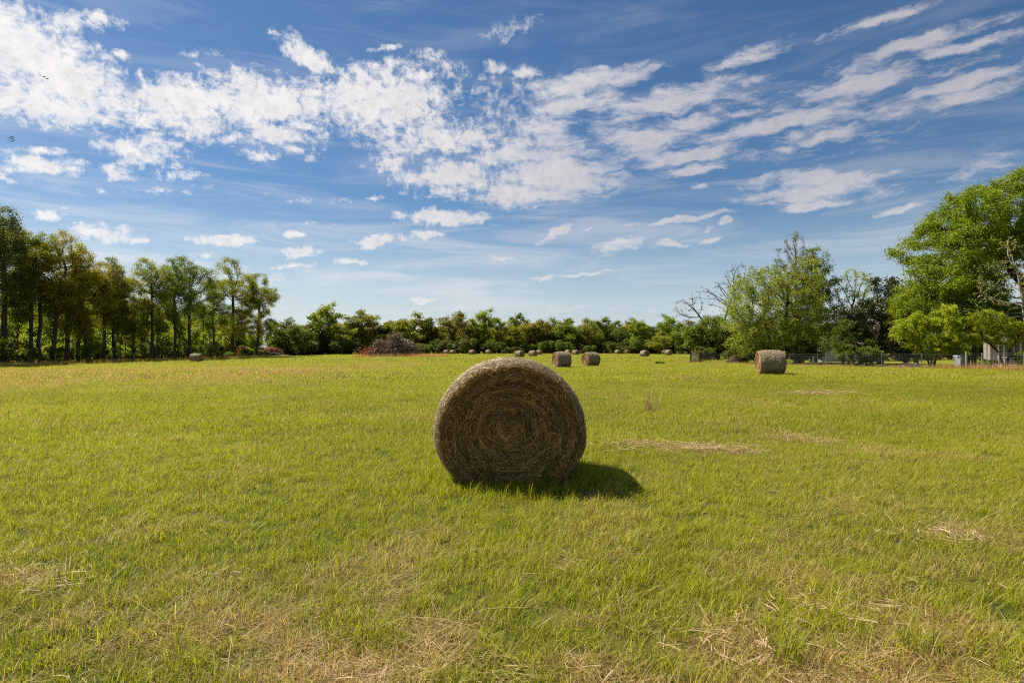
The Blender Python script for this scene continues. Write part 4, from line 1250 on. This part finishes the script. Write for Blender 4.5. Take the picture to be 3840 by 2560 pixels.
# thin airy tree with pale dots of leaf
airy = make_tree(651, [[(0, 0, -.2), (0, 0, 3), (.3, 0, 6.5)]], [(0.2, 0, 9.2, 2.8, 2.6, 2.4), (-.6, 0, 7.4, 2.4, 2.4, 2.2), (1.2, 0, 7.0, 2.2, 2.2, 1.8), (0, 0, 5, 2, 2, 1.6)], 800, .32, 2.6, .44, .16, .012, .010, 2, 5200, .16, .14,
                 LM['pale'], twig=.03, jit=.2, trop=(0, 0, .2))
right_tree('airy_tree', airy, 3185, 68, 'thin airy tree with scattered pale leaves between the slender tree and the dark magnolia')
# dark glossy evergreen
rngm = np.random.default_rng(66)
mag = make_tree(661, [[(0, 0, -.2), (0, 0, 2.5), (0.1, 0, 5.5)]], crown_lobes(rngm, 0, 0, 4.7, 4.0, 3.8, 4.2, 24, .36) + [(0.4, 0, 7.8, 1.6, 1.6, 1.3)], 700, .36, 2.6, .55, .22, .016, .012, 2, 26000, .19, .22,
                LM['glossy'], twig=.05, shell=.6)
right_tree('evergreen_tree', mag, 3300, 59, 'dark glossy-leaved evergreen tree left of the big oak', 0, 'tree', (1.15, 1.1, 1.03))
# dark shiny small tree before it
sm = make_tree(671, [[(0, 0, -.1), (0, 0, 1.2), (0, 0, 2.6)]], [(0, 0, 3.6, 1.0, 1.0, 1.1), (0, 0, 2.3, 1.35, 1.3, 1.1), (.2, 0, 1.2, 1.2, 1.2, .7)], 260, .24, 1.8, .32, .09, .010, .009, 2, 5200, .15, .16, LM['dark'], twig=.03)
right_tree('small_tree', sm, 3160, 55, 'small dark green tree with conical crown in front of the evergreen')
# the big oak on the right
rngo = np.random.default_rng(68)
lob = crown_lobes(rngo, 0, 0, 10.6, 9.4, 7.6, 6.0, 34, .27, dome=.6)
for (ox, oz) in [(-10.9, 9.0), (-10.3, 10.8), (-9.4, 12.4), (-8.0, 13.9), (-6.2, 15.0), (-4.2, 15.9), (-2.0, 16.8), (0.4, 17.3), (3.0, 17.2), (-10.9, 7.2), (-10.6, 5.6), (-9.6, 4.2), (-8.0, 3.6), (-6.0, 3.6), (-3.6, 4.2), (-1, 4.4),
                 (-8.4, 8.4), (-8.0, 10.8), (-5.6, 12.6), (-6.4, 7.0)]:
    for _ in range(2):
        rr = rngo.uniform(1.5, 2.3)
        lob.append((ox + rngo.normal(0, .5), rngo.uniform(-3.5, 2.5) * (.6 if oz > 15 else 1), oz + rngo.normal(0, .4), rr, rr, rr * .72))
oak = make_tree(681, [[(0, 0, -.3), (.1, 0, 2.6), (-1.0, 0, 6.0), (-.6, 0, 10.0)], [(.1, 0, 2.6), (2.2, .4, 6.5)], [(.1, 0, 2.6), (-3.4, -.6, 5.2), (-6.0, -.8, 6.8)], [(-1.0, 0, 6.0), (-3.6, .3, 9.5), (-5, 0, 11.5)]],
                lob, 3000, .50, 3.4, .64, .52, .018, .016, 2, 170000, .18, .30, LM['oak'], twig=.075, shell=.6, trop=(0, 0, .03), jit=.2)
right_tree('oak_tree', oak, 3935, 52, 'huge fresh green oak filling the right edge of the photo', R(0))
bb = make_tree(685, [[(0, 0, -.2), (.1, 0, 2.0), (-.2, 0, 4.0)]], [(0, 0, 5.2, 2.8, 2.4, 1.9), (-2.2, 0, 4.4, 2.4, 2, 1.4), (2.4, 0, 4.6, 2.6, 2, 1.6), (-.5, 0, 6.6, 2.2, 2, 1.2)], 760, .3, 2.4, .46, .18, .012, .012, 2, 34000, .15, .24, LM['bright'], twig=.045, shell=.6)
right_tree('bright_tree', bb, 3650, 51, 'bright green tree under the oak, between the maples and the house roof')
right_tree('bright_tree', bb, 3435, 55, 'bright green tree between the dark evergreen and the bushy maple', R(70), 'tree', (1.0, 1.0, 1.12))
# bare-limbed tree in front of the oak at the very edge
bare2 = make_tree(691, [[(0, 0, -.2), (.1, 0, 3), (-.3, 0, 6)]], [(-1.6, 0, 7.0, 2.2, 2, 2.2), (0, 0, 9.0, 2.2, 2, 2.2), (-2.6, 0, 5.0, 2.2, 2, 1.4)], 420, .36, 2.6, .5, .17, .014, .010, 2, 700, .16, .12, LM['pale'], M_BARK_PALE, twig=.03, jit=.3)
right_tree('bare_tree', bare2, 3850, 45, 'thin half-bare tree with grey twigs in front of the huge oak')
# yellow-green maples along the fence
rngy = np.random.default_rng(70)
map1 = make_tree(701, [[(0, 0, -.1), (-.4, 0, .8), (-1.2, 0, 2.2)], [(0, 0, -.1), (.3, 0, .9), (.9, .1, 2.4)], [(0, 0, -.1), (0, .1, .9), (-.1, 0, 2.6)]], crown_lobes(rngy, 0, 0, 2.9, 2.9, 2.2, 2.2, 40, .24), 900, .22, 2.0, .30, .11, .009, .008, 2, 22000, .12, .11,
                 LM['yellow'], twig=.03, shell=.6, up=.9)
right_tree('maple_tree', map1, 3495, 46.5, 'bushy yellow-green maple with many stems just behind the wire fence', 0, 'tree', (1.12, 1.1, 1.1))
map2 = make_tree(711, [[(0, 0, -.1), (-.6, 0, 1.4), (-1.9, 0, 2.6)], [(0, 0, -.1), (.4, 0, 1.6), (1.2, 0, 2.8)]], [(-2.4, 0, 2.5, 1.5, 1.2, .7), (-.6, 0, 3.4, 1.8, 1.5, .9), (1.6, 0, 3.0, 1.6, 1.4, .9), (.4, 0, 2.2, 1.2, 1.2, .35), (-1.6, 0, 4.1, 1.4, 1.2, .7)], 800, .22, 2.0, .30, .10, .009, .008, 2, 15000, .12, .11,
                 LM['yellow'], twig=.03, shell=.55, up=1.0)
right_tree('maple_tree', map2, 3770, 45.5, 'spreading yellow-green maple in front of the house porch')
# shrubs under the group and a mass of green closing the back of the yard
for px, d, kd, mt, sc, lab in [(2640, 80, 1, 'dark', .9, 'dark shrub behind the post fence, left of the heap of cut branches'), (2745, 72, 1, 'mid', .75, 'mid-green shrub growing through the fence right of the gate'),
                               (2785, 68, 2, 'dark', .62, 'dark leafy shrub left of the bale at the fence'), (2850, 66, 2, 'dark', .6, 'dark shrub hidden behind the bale at the fence'),
                               (2990, 64, 2, 'dark', .65, 'dark shrub right of the bale at the fence'), (3050, 72, 2, 'mid', .9, 'green shrub behind the white-trunked young tree'),
                               (3215, 53, 1, 'dark', .95, 'dark shrub right of the small conical tree'), (3255, 54, 1, 'mid', .85, 'low green shrub under the dark evergreen'),
                               (3395, 58, 1, 'dark', .9, 'dark shrub left of the bushy maple'), (3700, 43.5, 1, 'mid', .35, 'low weedy shrub at the foot of the fence by the porch'), (3830, 44, 1, 'mid', .6, 'shrub at the fence by the right edge')]:
    g = at(px, d)
    put_tree('shrub', BUSH[kd], tuple(g), rngs.uniform(0, 6.28), lab, 'shrub', None, (sc, sc, sc), LM[mt])
UP, UI, US = [], [], []
for px in np.arange(2640, 4300, 42):
    d = rngs.uniform(78, 96); sc = rngs.uniform(1.0, 1.7) * (1.0 if px > 2900 else .8)
    UP.append(tuple(at(px, d if px < 3500 else d + 10))); UI.append((4, 6, 3, 5)[int(rngs.integers(0, 4))]); US.append((sc, sc, sc))
n = len(UP)
tag(scatter('yard_undergrowth', UK, UP, UI, np.stack([np.zeros(n), np.zeros(n), rngs.random(n) * 6.28], 1), US, {'dry': np.zeros(n)}), 'dark green mass of shrubs at the back of the yard', 'undergrowth', kind='stuff')

# ================================================================== brush pile
M_STICK = [plain_mat('stick_grey', (0.44, 0.37, 0.28), .9, .5, 3), plain_mat('stick_brown', (0.25, 0.165, 0.10), .9, .5, 3), plain_mat('stick_red', (0.30, 0.165, 0.09), .9, .5, 3)]
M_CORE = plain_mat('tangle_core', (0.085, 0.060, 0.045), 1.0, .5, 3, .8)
def pile_h(x, y, w, d, h):
    q = (x / w) ** 2 + (y / d) ** 2
    return h * max(0.0, 1 - q) ** 0.8 * (0.9 + 0.2 * math.sin(x * 1.7 + 1))
def stick_pts(rng, x, y, z, L, flat=0.5):
    a = rng.uniform(0, 6.28); up = rng.normal(0, flat)
    d = np.array([math.cos(a), math.sin(a), up]); d /= np.linalg.norm(d)
    b = rng.normal(0, L * .10, 3)
    c = np.array([x, y, z])
    p = [c - d * L / 2, c - d * L * .17 + b, c + d * L * .17 + b * .6, c + d * L / 2]
    for q in p: q[2] = max(q[2], 0.03)
    return p
def brush_pile(name, label, loc, w, d, h, n_part, n_stuff, seed, side_tail=True):
    rng = np.random.default_rng(seed)
    t = thing(name, label, 'brush pile', tuple(loc))
    V, F = [], []
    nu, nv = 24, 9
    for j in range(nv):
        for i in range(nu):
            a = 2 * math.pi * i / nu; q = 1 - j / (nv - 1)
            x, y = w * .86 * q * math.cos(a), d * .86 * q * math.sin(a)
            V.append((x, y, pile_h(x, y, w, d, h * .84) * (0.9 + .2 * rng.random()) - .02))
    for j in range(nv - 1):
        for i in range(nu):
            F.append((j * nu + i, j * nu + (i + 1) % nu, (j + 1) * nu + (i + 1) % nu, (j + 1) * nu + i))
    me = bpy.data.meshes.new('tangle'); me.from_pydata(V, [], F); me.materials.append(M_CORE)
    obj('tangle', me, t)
    def spot():
        while True:
            x, y = rng.uniform(-w, w), rng.uniform(-d, d)
            if (x / w) ** 2 + (y / d) ** 2 < 1: return x, y
    for k in range(n_part):
        x, y = spot(); y = -abs(y) * .9
        L = rng.uniform(1.0, 3.0) * h / 4
        r0 = rng.uniform(.03, .07) * (h / 4) ** .5
        mb = MB().tube(stick_pts(rng, x, y, pile_h(x, y, w, d, h) * rng.uniform(.85, 1.03), L, .6), [r0, r0 * .85, r0 * .6, r0 * .25], 5)
        mb.build('branch', M_STICK[int(rng.choice(3, p=[.5, .3, .2]))], t)
    if side_tail:
        MB().tube([(w * .45, -.5, h * .30), (w * .75, -.6, h * .36), (w * 1.0, -.6, h * .37), (w * 1.12, -.6, h * .39)], [.14, .12, .09, .05], 6).build('branch', M_STICK[0], t)
        for k in range(26):
            x = rng.uniform(w * .8, w * 1.2)
            MB().tube(stick_pts(rng, x, rng.normal(-.4, .8), rng.uniform(.1, h * .22 * (1.5 - x / w)) + .05, rng.uniform(.8, 2.2), .3), [.04, .035, .02, .01], 4).build('branch', M_STICK[int(rng.integers(0, 2))], t)
    for c in range(3):
        mb = MB()
        for k in range(n_stuff // 3):
            x, y = spot()
            mb.tube(stick_pts(rng, x, y, pile_h(x, y, w, d, h) * rng.uniform(.7, 1.05), rng.uniform(.5, 2.0) * h / 4, .7), [.028, .024, .018, .008], 3)
        tag(mb.build('twigs', M_STICK[c], t), kind='stuff')
    return t
pile = brush_pile('brush_pile', 'big heap of grey and reddish cut branches in the field before the far trees', PILE, 5.2, 2.8, 4.5, 160, 1700, 81)
# dry rust-red leaves still on the branches at its left foot
rng = np.random.default_rng(82)
C = np.array([-4.2, -1.6, .9]) + rng.normal(0, 1, (900, 3)) * [1.1, .5, .55]; C[:, 2] = np.abs(C[:, 2])
obj('dead_leaves', leaf_mesh(rng, 'dead_leaves', C, .22, LM['dead']), pile)['kind'] = 'stuff'
g = gp(1010, 1338)
brush_pile('brush_pile', 'low heap of cut branches at the outer end of the left wood', (g[0] + 1, g[1], g[2]), 4.5, 1.5, 1.2, 20, 150, 83, False)
g = at(2765, 69)
brush_pile('brush_pile', 'small reddish heap of branches behind the fence near the gate', tuple(g), 1.7, 1.0, .95, 20, 150, 84, False)
g = at(3405, 48)
brush_pile('brush_pile', 'low pile of cut limbs behind the fence left of the bushy maple', tuple(g), 1.3, .7, .45, 12, 60, 85, False)

# ================================================================== fences and gate
M_TPOST = plain_mat('post_galvanised', (0.24, 0.235, 0.22), .6, .3, 8)
M_DPOST = plain_mat('post_dark_wood', (0.055, 0.048, 0.042), .85, .4, 8, .4)
M_WPOST = plain_mat('post_weathered_wood', (0.26, 0.23, 0.155), .85, .35, 8, .5)
M_WIRE = plain_mat('fence_wire', (0.17, 0.17, 0.165), .6, .3, 10)
M_GATE = plain_mat('gate_grey_wood', (0.24, 0.22, 0.20), .85, .3, 8, .3)
f0 = FENCE[0]
fence = thing('wire_fence', 'woven wire fence on metal and wooden posts between the meadow and the yard', 'fence', tuple(f0))
def loc_(p, z=0.0): return (p[0] - f0[0], p[1] - f0[1], p[2] - f0[2] + z)
POST_H = 1.28
for k, p in enumerate(FENCE):
    if k < 2: continue           # gate posts are the gate's own
    c = loc_(p)
    if k in (10,): MB().tube([(c[0], c[1], -.1 + c[2]), (c[0], c[1], c[2] + 1.32)], .085, 10).build('post', M_WPOST, fence)
    elif k in (11,): MB().tube([(c[0] - .04, c[1], -.1 + c[2]), (c[0] + .05, c[1], c[2] + 1.22)], .045, 8).build('post', M_WPOST, fence)
    elif k in (2, 3): MB().tube([(c[0], c[1], -.1 + c[2]), (c[0], c[1], c[2] + POST_H)], .05, 8).build('post', M_DPOST, fence)
    else:
        mb = MB(); x, y, z = c
        mb.box(x - .028, y - .006, z - .1, x + .028, y + .006, z + POST_H); mb.box(x - .006, y + .0065, z - .1, x + .006, y + .045, z + POST_H)
        mb.build('post', M_TPOST, fence)
for a, b in zip(FENCE[2:-1], FENCE[3:]):
    a, b = np.array(loc_(a)), np.array(loc_(b))
    L = np.linalg.norm(b - a); off = np.array([0, -.03, 0])
    mb = MB()
    sag = lambda t: -0.02 * math.sin(math.pi * t)
    hs = [.10, .22, .36, .52, .70, .90, 1.08, 1.20]
    for h in hs:
        mb.tube([a + (b - a) * t + off + np.array([0, 0, h + sag(t)]) for t in (0, .33, .67, 1)], .0045 if h < 1.1 else .0055, 3)
    obj_top = mb.build('wire_run', M_WIRE, fence)
    mb = MB()
    m = int(L / .24)
    for k in range(1, m):
        p = a + (b - a) * k / m + off
        mb.tube([p + np.array([0, 0, .10]), p + np.array([0, 0, 1.06])], .0028, 3)
    tag(mb.build('stay_wires', M_WIRE, fence), kind='stuff')
# old post fence running back from the gate
g0 = FENCE[1]
gend = gp(2706, 1344)
old = thing('post_fence', 'row of dark wooden fence posts running back from the gate', 'fence', tuple(g0))
for k in range(19):
    t = k / 18.0
    p = g0 + (gend - g0) * t; z = float(zt(p[0], p[1])) - g0[2]
    h = 1.25 + .08 * math.sin(k * 2.3)
    th = .075 if k in (0, 3) else .045
    MB().tube([(p[0] - g0[0], p[1] - g0[1], z - .1), (p[0] - g0[0] + .03 * math.sin(k * 1.9), p[1] - g0[1], z + h)], th, 7).build('post', M_DPOST, old)
mb = MB()
for h in (.3, .6, .9, 1.15):
    mb.tube([(0, 0, h), ((gend - g0)[0], (gend - g0)[1], float(gend[2] - g0[2]) + h)], .004, 3)
mb.build('wire_run', M_WIRE, old)
# little gate at the corner
ga, gb = FENCE[0], FENCE[1]
gate = thing('field_gate', 'small grey wooden gate with diagonal brace between two dark posts', 'gate', tuple(ga))
dv = (gb - ga); Lg = float(np.linalg.norm(dv[:2])); ux = dv[:2] / Lg
gate.rotation_euler = (0, 0, math.atan2(ux[1], ux[0]))
MB().tube([(0, 0, -.1), (0, 0, 1.32)], .085, 9).build('post', M_DPOST, gate)
MB().tube([(Lg - .12, 0, -.1), (Lg - .12, 0, 1.30)], .085, 9).build('post', M_DPOST, gate)
for k in range(6):
    x = .16 + (Lg - .44) * k / 5
    MB().box(x - .045, -.02, .05, x + .045, .012, 1.12 + (.12 if k in (0, 5) else 0)).build('slat', M_GATE, gate)
for z in (.2, .98):
    MB().box(.1, .0125, z, Lg - .22, .05, z + .10).build('rail', M_GATE, gate)
mb = MB(); mb.quadbox([(.18, -.0505, .22), (.27, -.0505, .22), (.27, -.0205, .22), (.18, -.0205, .22), (Lg - .36, -.0505, .95), (Lg - .27, -.0505, .95), (Lg - .27, -.0205, .95), (Lg - .36, -.0205, .95)])
mb.build('brace', M_GATE, gate)

# ================================================================== house and yard
M_WALL = plain_mat('house_siding', (0.24, 0.20, 0.165), .8, .15, 3)
M_ROOF = plain_mat('roof_shingle', (0.20, 0.15, 0.12), .9, .35, 14, .3)
M_WHITE = plain_mat('white_paint', (0.78, 0.77, 0.74), .5, .08, 4)
M_GLASS = plain_mat('window_glass', (0.03, 0.035, 0.04), .08, .2, 2, spec=.6)
M_SLAB = plain_mat('concrete', (0.38, 0.36, 0.32), .9, .2, 6)
hx, hy = 47.0, 57.5
hz = float(zt(hx, hy))
house = thing('house', 'low house with brown roof, white eaves and porch posts behind the maples', 'house', (hx, hy, hz), R(-36))
MB().box(1.2, 2.6, 0, 17, 11, 2.75).build('wall', M_WALL, house)
mb = MB(); mb.quadbox([(.6, -.35, 2.62), (17.6, -.35, 2.62), (17.6, 6.8, 5.35), (.6, 6.8, 5.35), (.6, -.35, 2.74), (17.6, -.35, 2.74), (17.6, 6.8, 5.5), (.6, 6.8, 5.5)])
roof = mb.build('roof', M_ROOF, house)
mb = MB(); mb.quadbox([(.6, 6.8, 5.35), (17.6, 6.8, 5.35), (17.6, 13.5, 2.62), (.6, 13.5, 2.62), (.6, 6.8, 5.5), (17.6, 6.8, 5.5), (17.6, 13.5, 2.74), (.6, 13.5, 2.74)])
mb.build('roof', M_ROOF, house)
MB().box(.55, -.42, 2.50, 17.6, -.355, 2.78).build('fascia', M_WHITE, house)
mb = MB(); mb.V = [(1.2, 2.65, 2.75), (1.2, 10.95, 2.75), (1.2, 6.8, 5.3), (1.35, 2.65, 2.75), (1.35, 10.95, 2.75), (1.35, 6.8, 5.3)]
mb.F = [(0, 2, 1), (3, 4, 5), (0, 3, 5, 2), (2, 5, 4, 1), (0, 1, 4, 3)]
mb.build('gable', M_WHITE, house)
for x in (.75, 2.05, 3.3, 5.6, 8.2):
    MB().box(x - .07, -.2, .12, x + .07, -.06, 2.615).build('porch_post', M_WHITE, house)
MB().box(.4, -.5, -.05, 17.2, 2.595, .12).build('porch_floor', M_SLAB, house)
for x0, x1, z0, z1 in ((1.9, 3.0, .95, 2.1), (6.4, 7.6, .95, 2.1)):
    fr = MB().box(x0 - .08, 2.54, z0 - .08, x1 + .08, 2.597, z1 + .08).build('window', M_WHITE, house)
    MB().box(x0, 2.52, z0, (x0 + x1) / 2 - .02, 2.5385, z1).build('pane', M_GLASS, fr)
    MB().box((x0 + x1) / 2 + .02, 2.52, z0, x1, 2.5385, z1).build('pane', M_GLASS, fr)
dr = MB().box(4.3, 2.55, .125, 5.2, 2.597, 2.15).build('door', M_WHITE, house)
MB().tube([(5.08, 2.50, 1.05), (5.08, 2.5485, 1.05)], .03, 8).build('handle', M_TPOST, dr)
# white folding chair on the porch
def yard_chair(label, loc, rz):
    t = thing('garden_chair', label, 'chair', loc, rz)
    for x in (-.25, .25):
        MB().tube([(x, -.3, 0), (x, .18, .92)], .018, 6).build('leg', M_WHITE, t)
        MB().tube([(x, .3, 0), (x, -.22, .45)], .018, 6).build('leg', M_WHITE, t)
    for k in range(5): MB().box(-.24, -.2 + k * .085, .43, .24, -.14 + k * .085, .45).build('slat', M_WHITE, t)
    for k in range(4): MB().box(-.24, .08 + k * .03, .58 + k * .09, .24, .095 + k * .03, .64 + k * .09).build('slat', M_WHITE, t)
    return t
yard_chair('white slatted folding chair by the porch post', (at(3680, 54)[0], 54, float(zt(43.5, 54))), R(60))
# table with cloth on the porch
tb = thing('porch_table', 'table with pale top standing on the porch', 'table', (hx + 2.6, hy - .6, hz + .12), R(-36))
MB().box(-.8, -.4, .72, .8, .4, .77).build('table_top', M_WHITE, tb)
for x in (-.7, .7):
    for y in (-.32, .32): MB().box(x - .03, y - .03, 0, x + .03, y + .03, .72).build('leg', M_WHITE, tb)
# wheelie bin
M_BIN = plain_mat('bin_plastic', (0.05, 0.055, 0.06), .5, .2, 3); M_BIN2 = plain_mat('bin_grey', (0.30, 0.31, 0.32), .5, .2, 3)
def bin_(label, loc, mat, rz):
    t = thing('rubbish_bin', label, 'bin', loc, rz)
    mb = MB(); mb.quadbox([(-.24, -.26, .06), (.24, -.26, .06), (.24, .26, .06), (-.24, .26, .06), (-.29, -.34, .98), (.29, -.34, .98), (.29, .34, .98), (-.29, .34, .98)]); mb.build('body', mat, t)
    mb = MB(); mb.quadbox([(-.31, -.37, .985), (.31, -.37, .985), (.31, .37, .985), (-.31, .37, .985), (-.27, -.3, 1.06), (.27, -.3, 1.06), (.27, .36, 1.09), (-.27, .36, 1.09)]); mb.build('lid', mat, t)
    for x in (-.27, .27): MB().tube([(x - .025, .3, .1), (x + .025, .3, .1)], .1, 10).build('wheel', M_BIN, t)
    return t
g = at(3598, 50); bin_('grey upright rubbish bin in the yard left of the wooden post', tuple(g), M_BIN2, .2)
g = at(3617, 50.4); bin_('black upright rubbish bin in the yard, nearer the wooden post', tuple(g), M_BIN, -.1)
# pale shed behind the white-trunked young tree
g = at(3085, 75)
shed = thing('garden_shed', 'pale blue-grey boarded shed half hidden behind the small conical tree', 'shed', tuple(g))
M_SHED = plain_mat('shed_boards', (0.50, 0.52, 0.56), .8, .15, 4)
for k in range(22):
    MB().box(-.2 + k * .24, -.02, 0, .025 + k * .24, .02, 2.3).build('board', M_SHED, shed)
MB().box(-.2, .025, 0, 5.05, 3.2, 2.25).build('wall', M_SHED, shed)
mb = MB(); mb.quadbox([(-.5, -.35, 2.31), (5.4, -.35, 2.31), (5.4, 3.5, 2.9), (-.5, 3.5, 2.9), (-.5, -.35, 2.38), (5.4, -.35, 2.38), (5.4, 3.5, 2.97), (-.5, 3.5, 2.97)]); mb.build('roof', M_ROOF, shed)
MB().box(1.9, -.06, .05, 3.6, -.025, 1.7).build('door', M_BIN, shed)  # black panel for the shed's open front, its inner shade put into the colour
# young tree with white trunk standing in a mulch ring
yt = make_tree(721, [[(0, 0, -.1), (0.05, 0, 1.0), (0, 0, 1.8)]], [(0, 0, 2.4, .9, .9, .8), (.1, 0, 1.8, .7, .7, .4)], 120, .2, 1.6, .3, .05, .010, .009, 2, 1300, .14, .15, LM['pale'], M_WHITE, twig=.03)
g = at(3096, 60)
ty = put_tree('young_tree', yt, tuple(g), 0, 'young tree with white-painted trunk in a mulch ring behind the fence', 'tree')
mb = MB(); n = 18
mb.V = [(0, 0, .16)] + [(.75 * math.cos(6.283 * k / n), .75 * math.sin(6.283 * k / n), .02) for k in range(n)]; mb.F = [(0, 1 + k, 1 + (k + 1) % n) for k in range(n)]
mb.build('mulch_ring', plain_mat('mulch', (0.22, 0.10, 0.055), .95, .5, 20, .6), ty)

# ================================================================== small things in the field
g = gp(2475, 1364)
M_TROUGH = plain_mat('black_rubber', (0.018, 0.018, 0.02), .5, .3, 6)
tr = thing('feed_trough', 'low black trough lying in the grass left of the gate', 'trough', tuple(g), R(4))
mb = MB(); mb.quadbox([(-.42, -.25, -.03), (.42, -.25, -.03), (.42, .25, -.03), (-.42, .25, -.03), (-.5, -.32, .19), (.48, -.32, .15), (.48, .32, .15), (-.5, .32, .20)]); mb.build('body', M_TROUGH, tr)
mb = MB(); mb.tube([(-.5, -.32, .20), (-.12, -.33, .235), (.48, -.32, .16), (.48, .32, .16), (-.12, .33, .235), (-.5, .32, .20), (-.5, -.32, .20)], .022, 6); mb.build('rim', M_TROUGH, tr)

# clumps of tall dry stems that stand out of the turf
M_DRYSTEM = straw_mat('dry_stem', (0.30, 0.17, 0.08), (0.60, 0.42, 0.22))
M_REDSTEM = straw_mat('rusty_seed_stem', (0.30, 0.10, 0.06), (0.52, 0.26, 0.14))
def clump(name, label, px, py, n, h, rad, mat, seed, lean=.5, w=.006):
    V, F, A = tuft(seed, n, rad, h * .6, h, w * .7, w, lean=lean, segs=4)
    g = gp(px, py)
    o = obj(name, mesh_np(name, V, F, mat, A), None, tuple(g))
    tag(o, label, 'grass clump')
clump('dry_grass_clump', 'pale dry grass clump standing alone right of the big bale', 2432, 1543, 44, .62, .10, M_DRYSTEM, 901, .30, .010)
clump('dry_grass_clump', 'thin tilted dry stems rising to the right of the lone dry clump', 2470, 1545, 10, .75, .06, M_DRYSTEM, 902, .8, .008)
clump('dry_grass_clump', 'tan upright seed stems in the shadow of the big bale', 2285, 1845, 9, .17, .10, M_DRYSTEM, 903, .12, .010)
clump('rusty_weed', 'rusty red weed stem in front of the shadow of the big bale', 2210, 1960, 7, .26, .012, M_REDSTEM, 904, .25, .008)
clump('rusty_weed', 'reddish seed stem in the right foreground near the straw patch', 3690, 2130, 6, .24, .02, M_REDSTEM, 905, .25, .007)
clump('rusty_weed', 'pinkish weed stem in the left foreground', 750, 1880, 5, .22, .015, M_REDSTEM, 906, .2, .008)
clump('green_grass_clump', 'dark green coarse grass clump in the lower right foreground', 2960, 2480, 60, .24, .08, M_BLADE, 907, .6, .006)
clump('green_grass_clump', 'dark green coarse grass clump at the lower right, beside the paler turf', 3450, 2440, 55, .22, .09, M_BLADE, 908, .7, .006)
clump('green_grass_clump', 'dark green tuft in the lower middle foreground left of centre', 1390, 2390, 55, .17, .10, M_BLADE, 909, .8, .006)
clump('green_grass_clump', 'dark green tuft standing in paler turf below and left of the big bale', 1000, 2130, 45, .15, .09, M_BLADE, 910, .7, .006)

for k, (px, py, lab) in enumerate([(905, 1432, 'grey-brown weed clump in the left field, below the spreading end tree'), (1000, 1440, 'dark low weed clump left of and below the brush pile'),
                                   (1390, 1447, 'greyish weed clump below the brush pile, nearer the big bale'), (560, 1425, 'tall tawny weed clump in the left field below the many-stemmed tree'),
                                   (300, 1412, 'tawny weed clump in the far left field'), (1290, 1420, 'dry weed clump left of the big bale top'), (780, 1395, 'tawny weed clump just below the lone bale')]):
    clump('field_weed', lab, px, py, 40, .42 if k % 2 else .30, .35, M_DRYSTEM if k % 2 else M_BLADE, 930 + k, .6, .022)

# ================================================================== birds far off in the sky
M_BIRD = plain_mat('bird_dark', (0.045, 0.04, 0.04), .8, .3, 3)
def bird_mesh():
    # body, head and tail as a spindle, with two swept wings bent at the wrist
    st = [(-.42, .02, .0), (-.36, .10, .005), (-.22, .055, .03), (-.05, .075, .065), (.12, .07, .06), (.22, .04, .04), (.30, .035, .035), (.36, .008, .01)]
    V, F = [], []
    for x, wy, wz in st:
        for k in range(6):
            a = 2 * math.pi * k / 6
            V.append((x, wy * math.cos(a), wz * math.sin(a)))
    for i in range(len(st) - 1):
        for k in range(6):
            F.append((i * 6 + k, i * 6 + (k + 1) % 6, (i + 1) * 6 + (k + 1) % 6, (i + 1) * 6 + k))
    for s in (-1, 1):
        prof = [(.0, .14, -.12, .02), (.45, .17, -.10, .16), (.80, .10, -.10, .20), (1.08, -.04, -.10, .20)]
        b = len(V)
        for y, f, r, z in prof:
            V += [(f, s * y, z + .012), (r, s * y, z + .012), (f, s * y, z - .012), (r, s * y, z - .012)]
        for i in range(3):
            o, q = b + i * 4, b + i * 4 + 4
            F += [(o, o + 1, q + 1, q), (o + 2, q + 2, q + 3, o + 3), (o, q, q + 2, o + 2), (o + 1, o + 3, q + 3, q + 1)]
    me = bpy.data.meshes.new('bird'); me.from_pydata(V, [], F); me.materials.append(M_BIRD)
    return me
BM = bird_mesh()
for k, (px, py, hd, roll, lab) in enumerate([(150, 281, 80, .5, 'small dark bird in the cloud, topmost of the upper three'), (162, 289, 70, .25, 'small dark bird in the cloud, middle one of the upper three'),
                                    (175, 296, 70, .25, 'small dark bird in the cloud, lowest of the upper three'), (40, 516, 85, -.2, 'small dark bird against blue, topmost of the lower three'),
                                    (43, 523, 85, -.25, 'small dark bird against blue, middle one of the lower three'), (46, 531, 85, -.22, 'small dark bird against blue, lowest of the lower three')]):
    d = pix_dir(px, py); D = 205 + 6 * k
    o = obj('bird', BM, None, tuple(Vector((0, 0, CAM_H)) + d * D), (roll, R(6), R(hd)))
    if k == 0: o.scale = (.6, .6, .6)
    tag(o, lab, 'bird', 'birds flying in two small flocks')
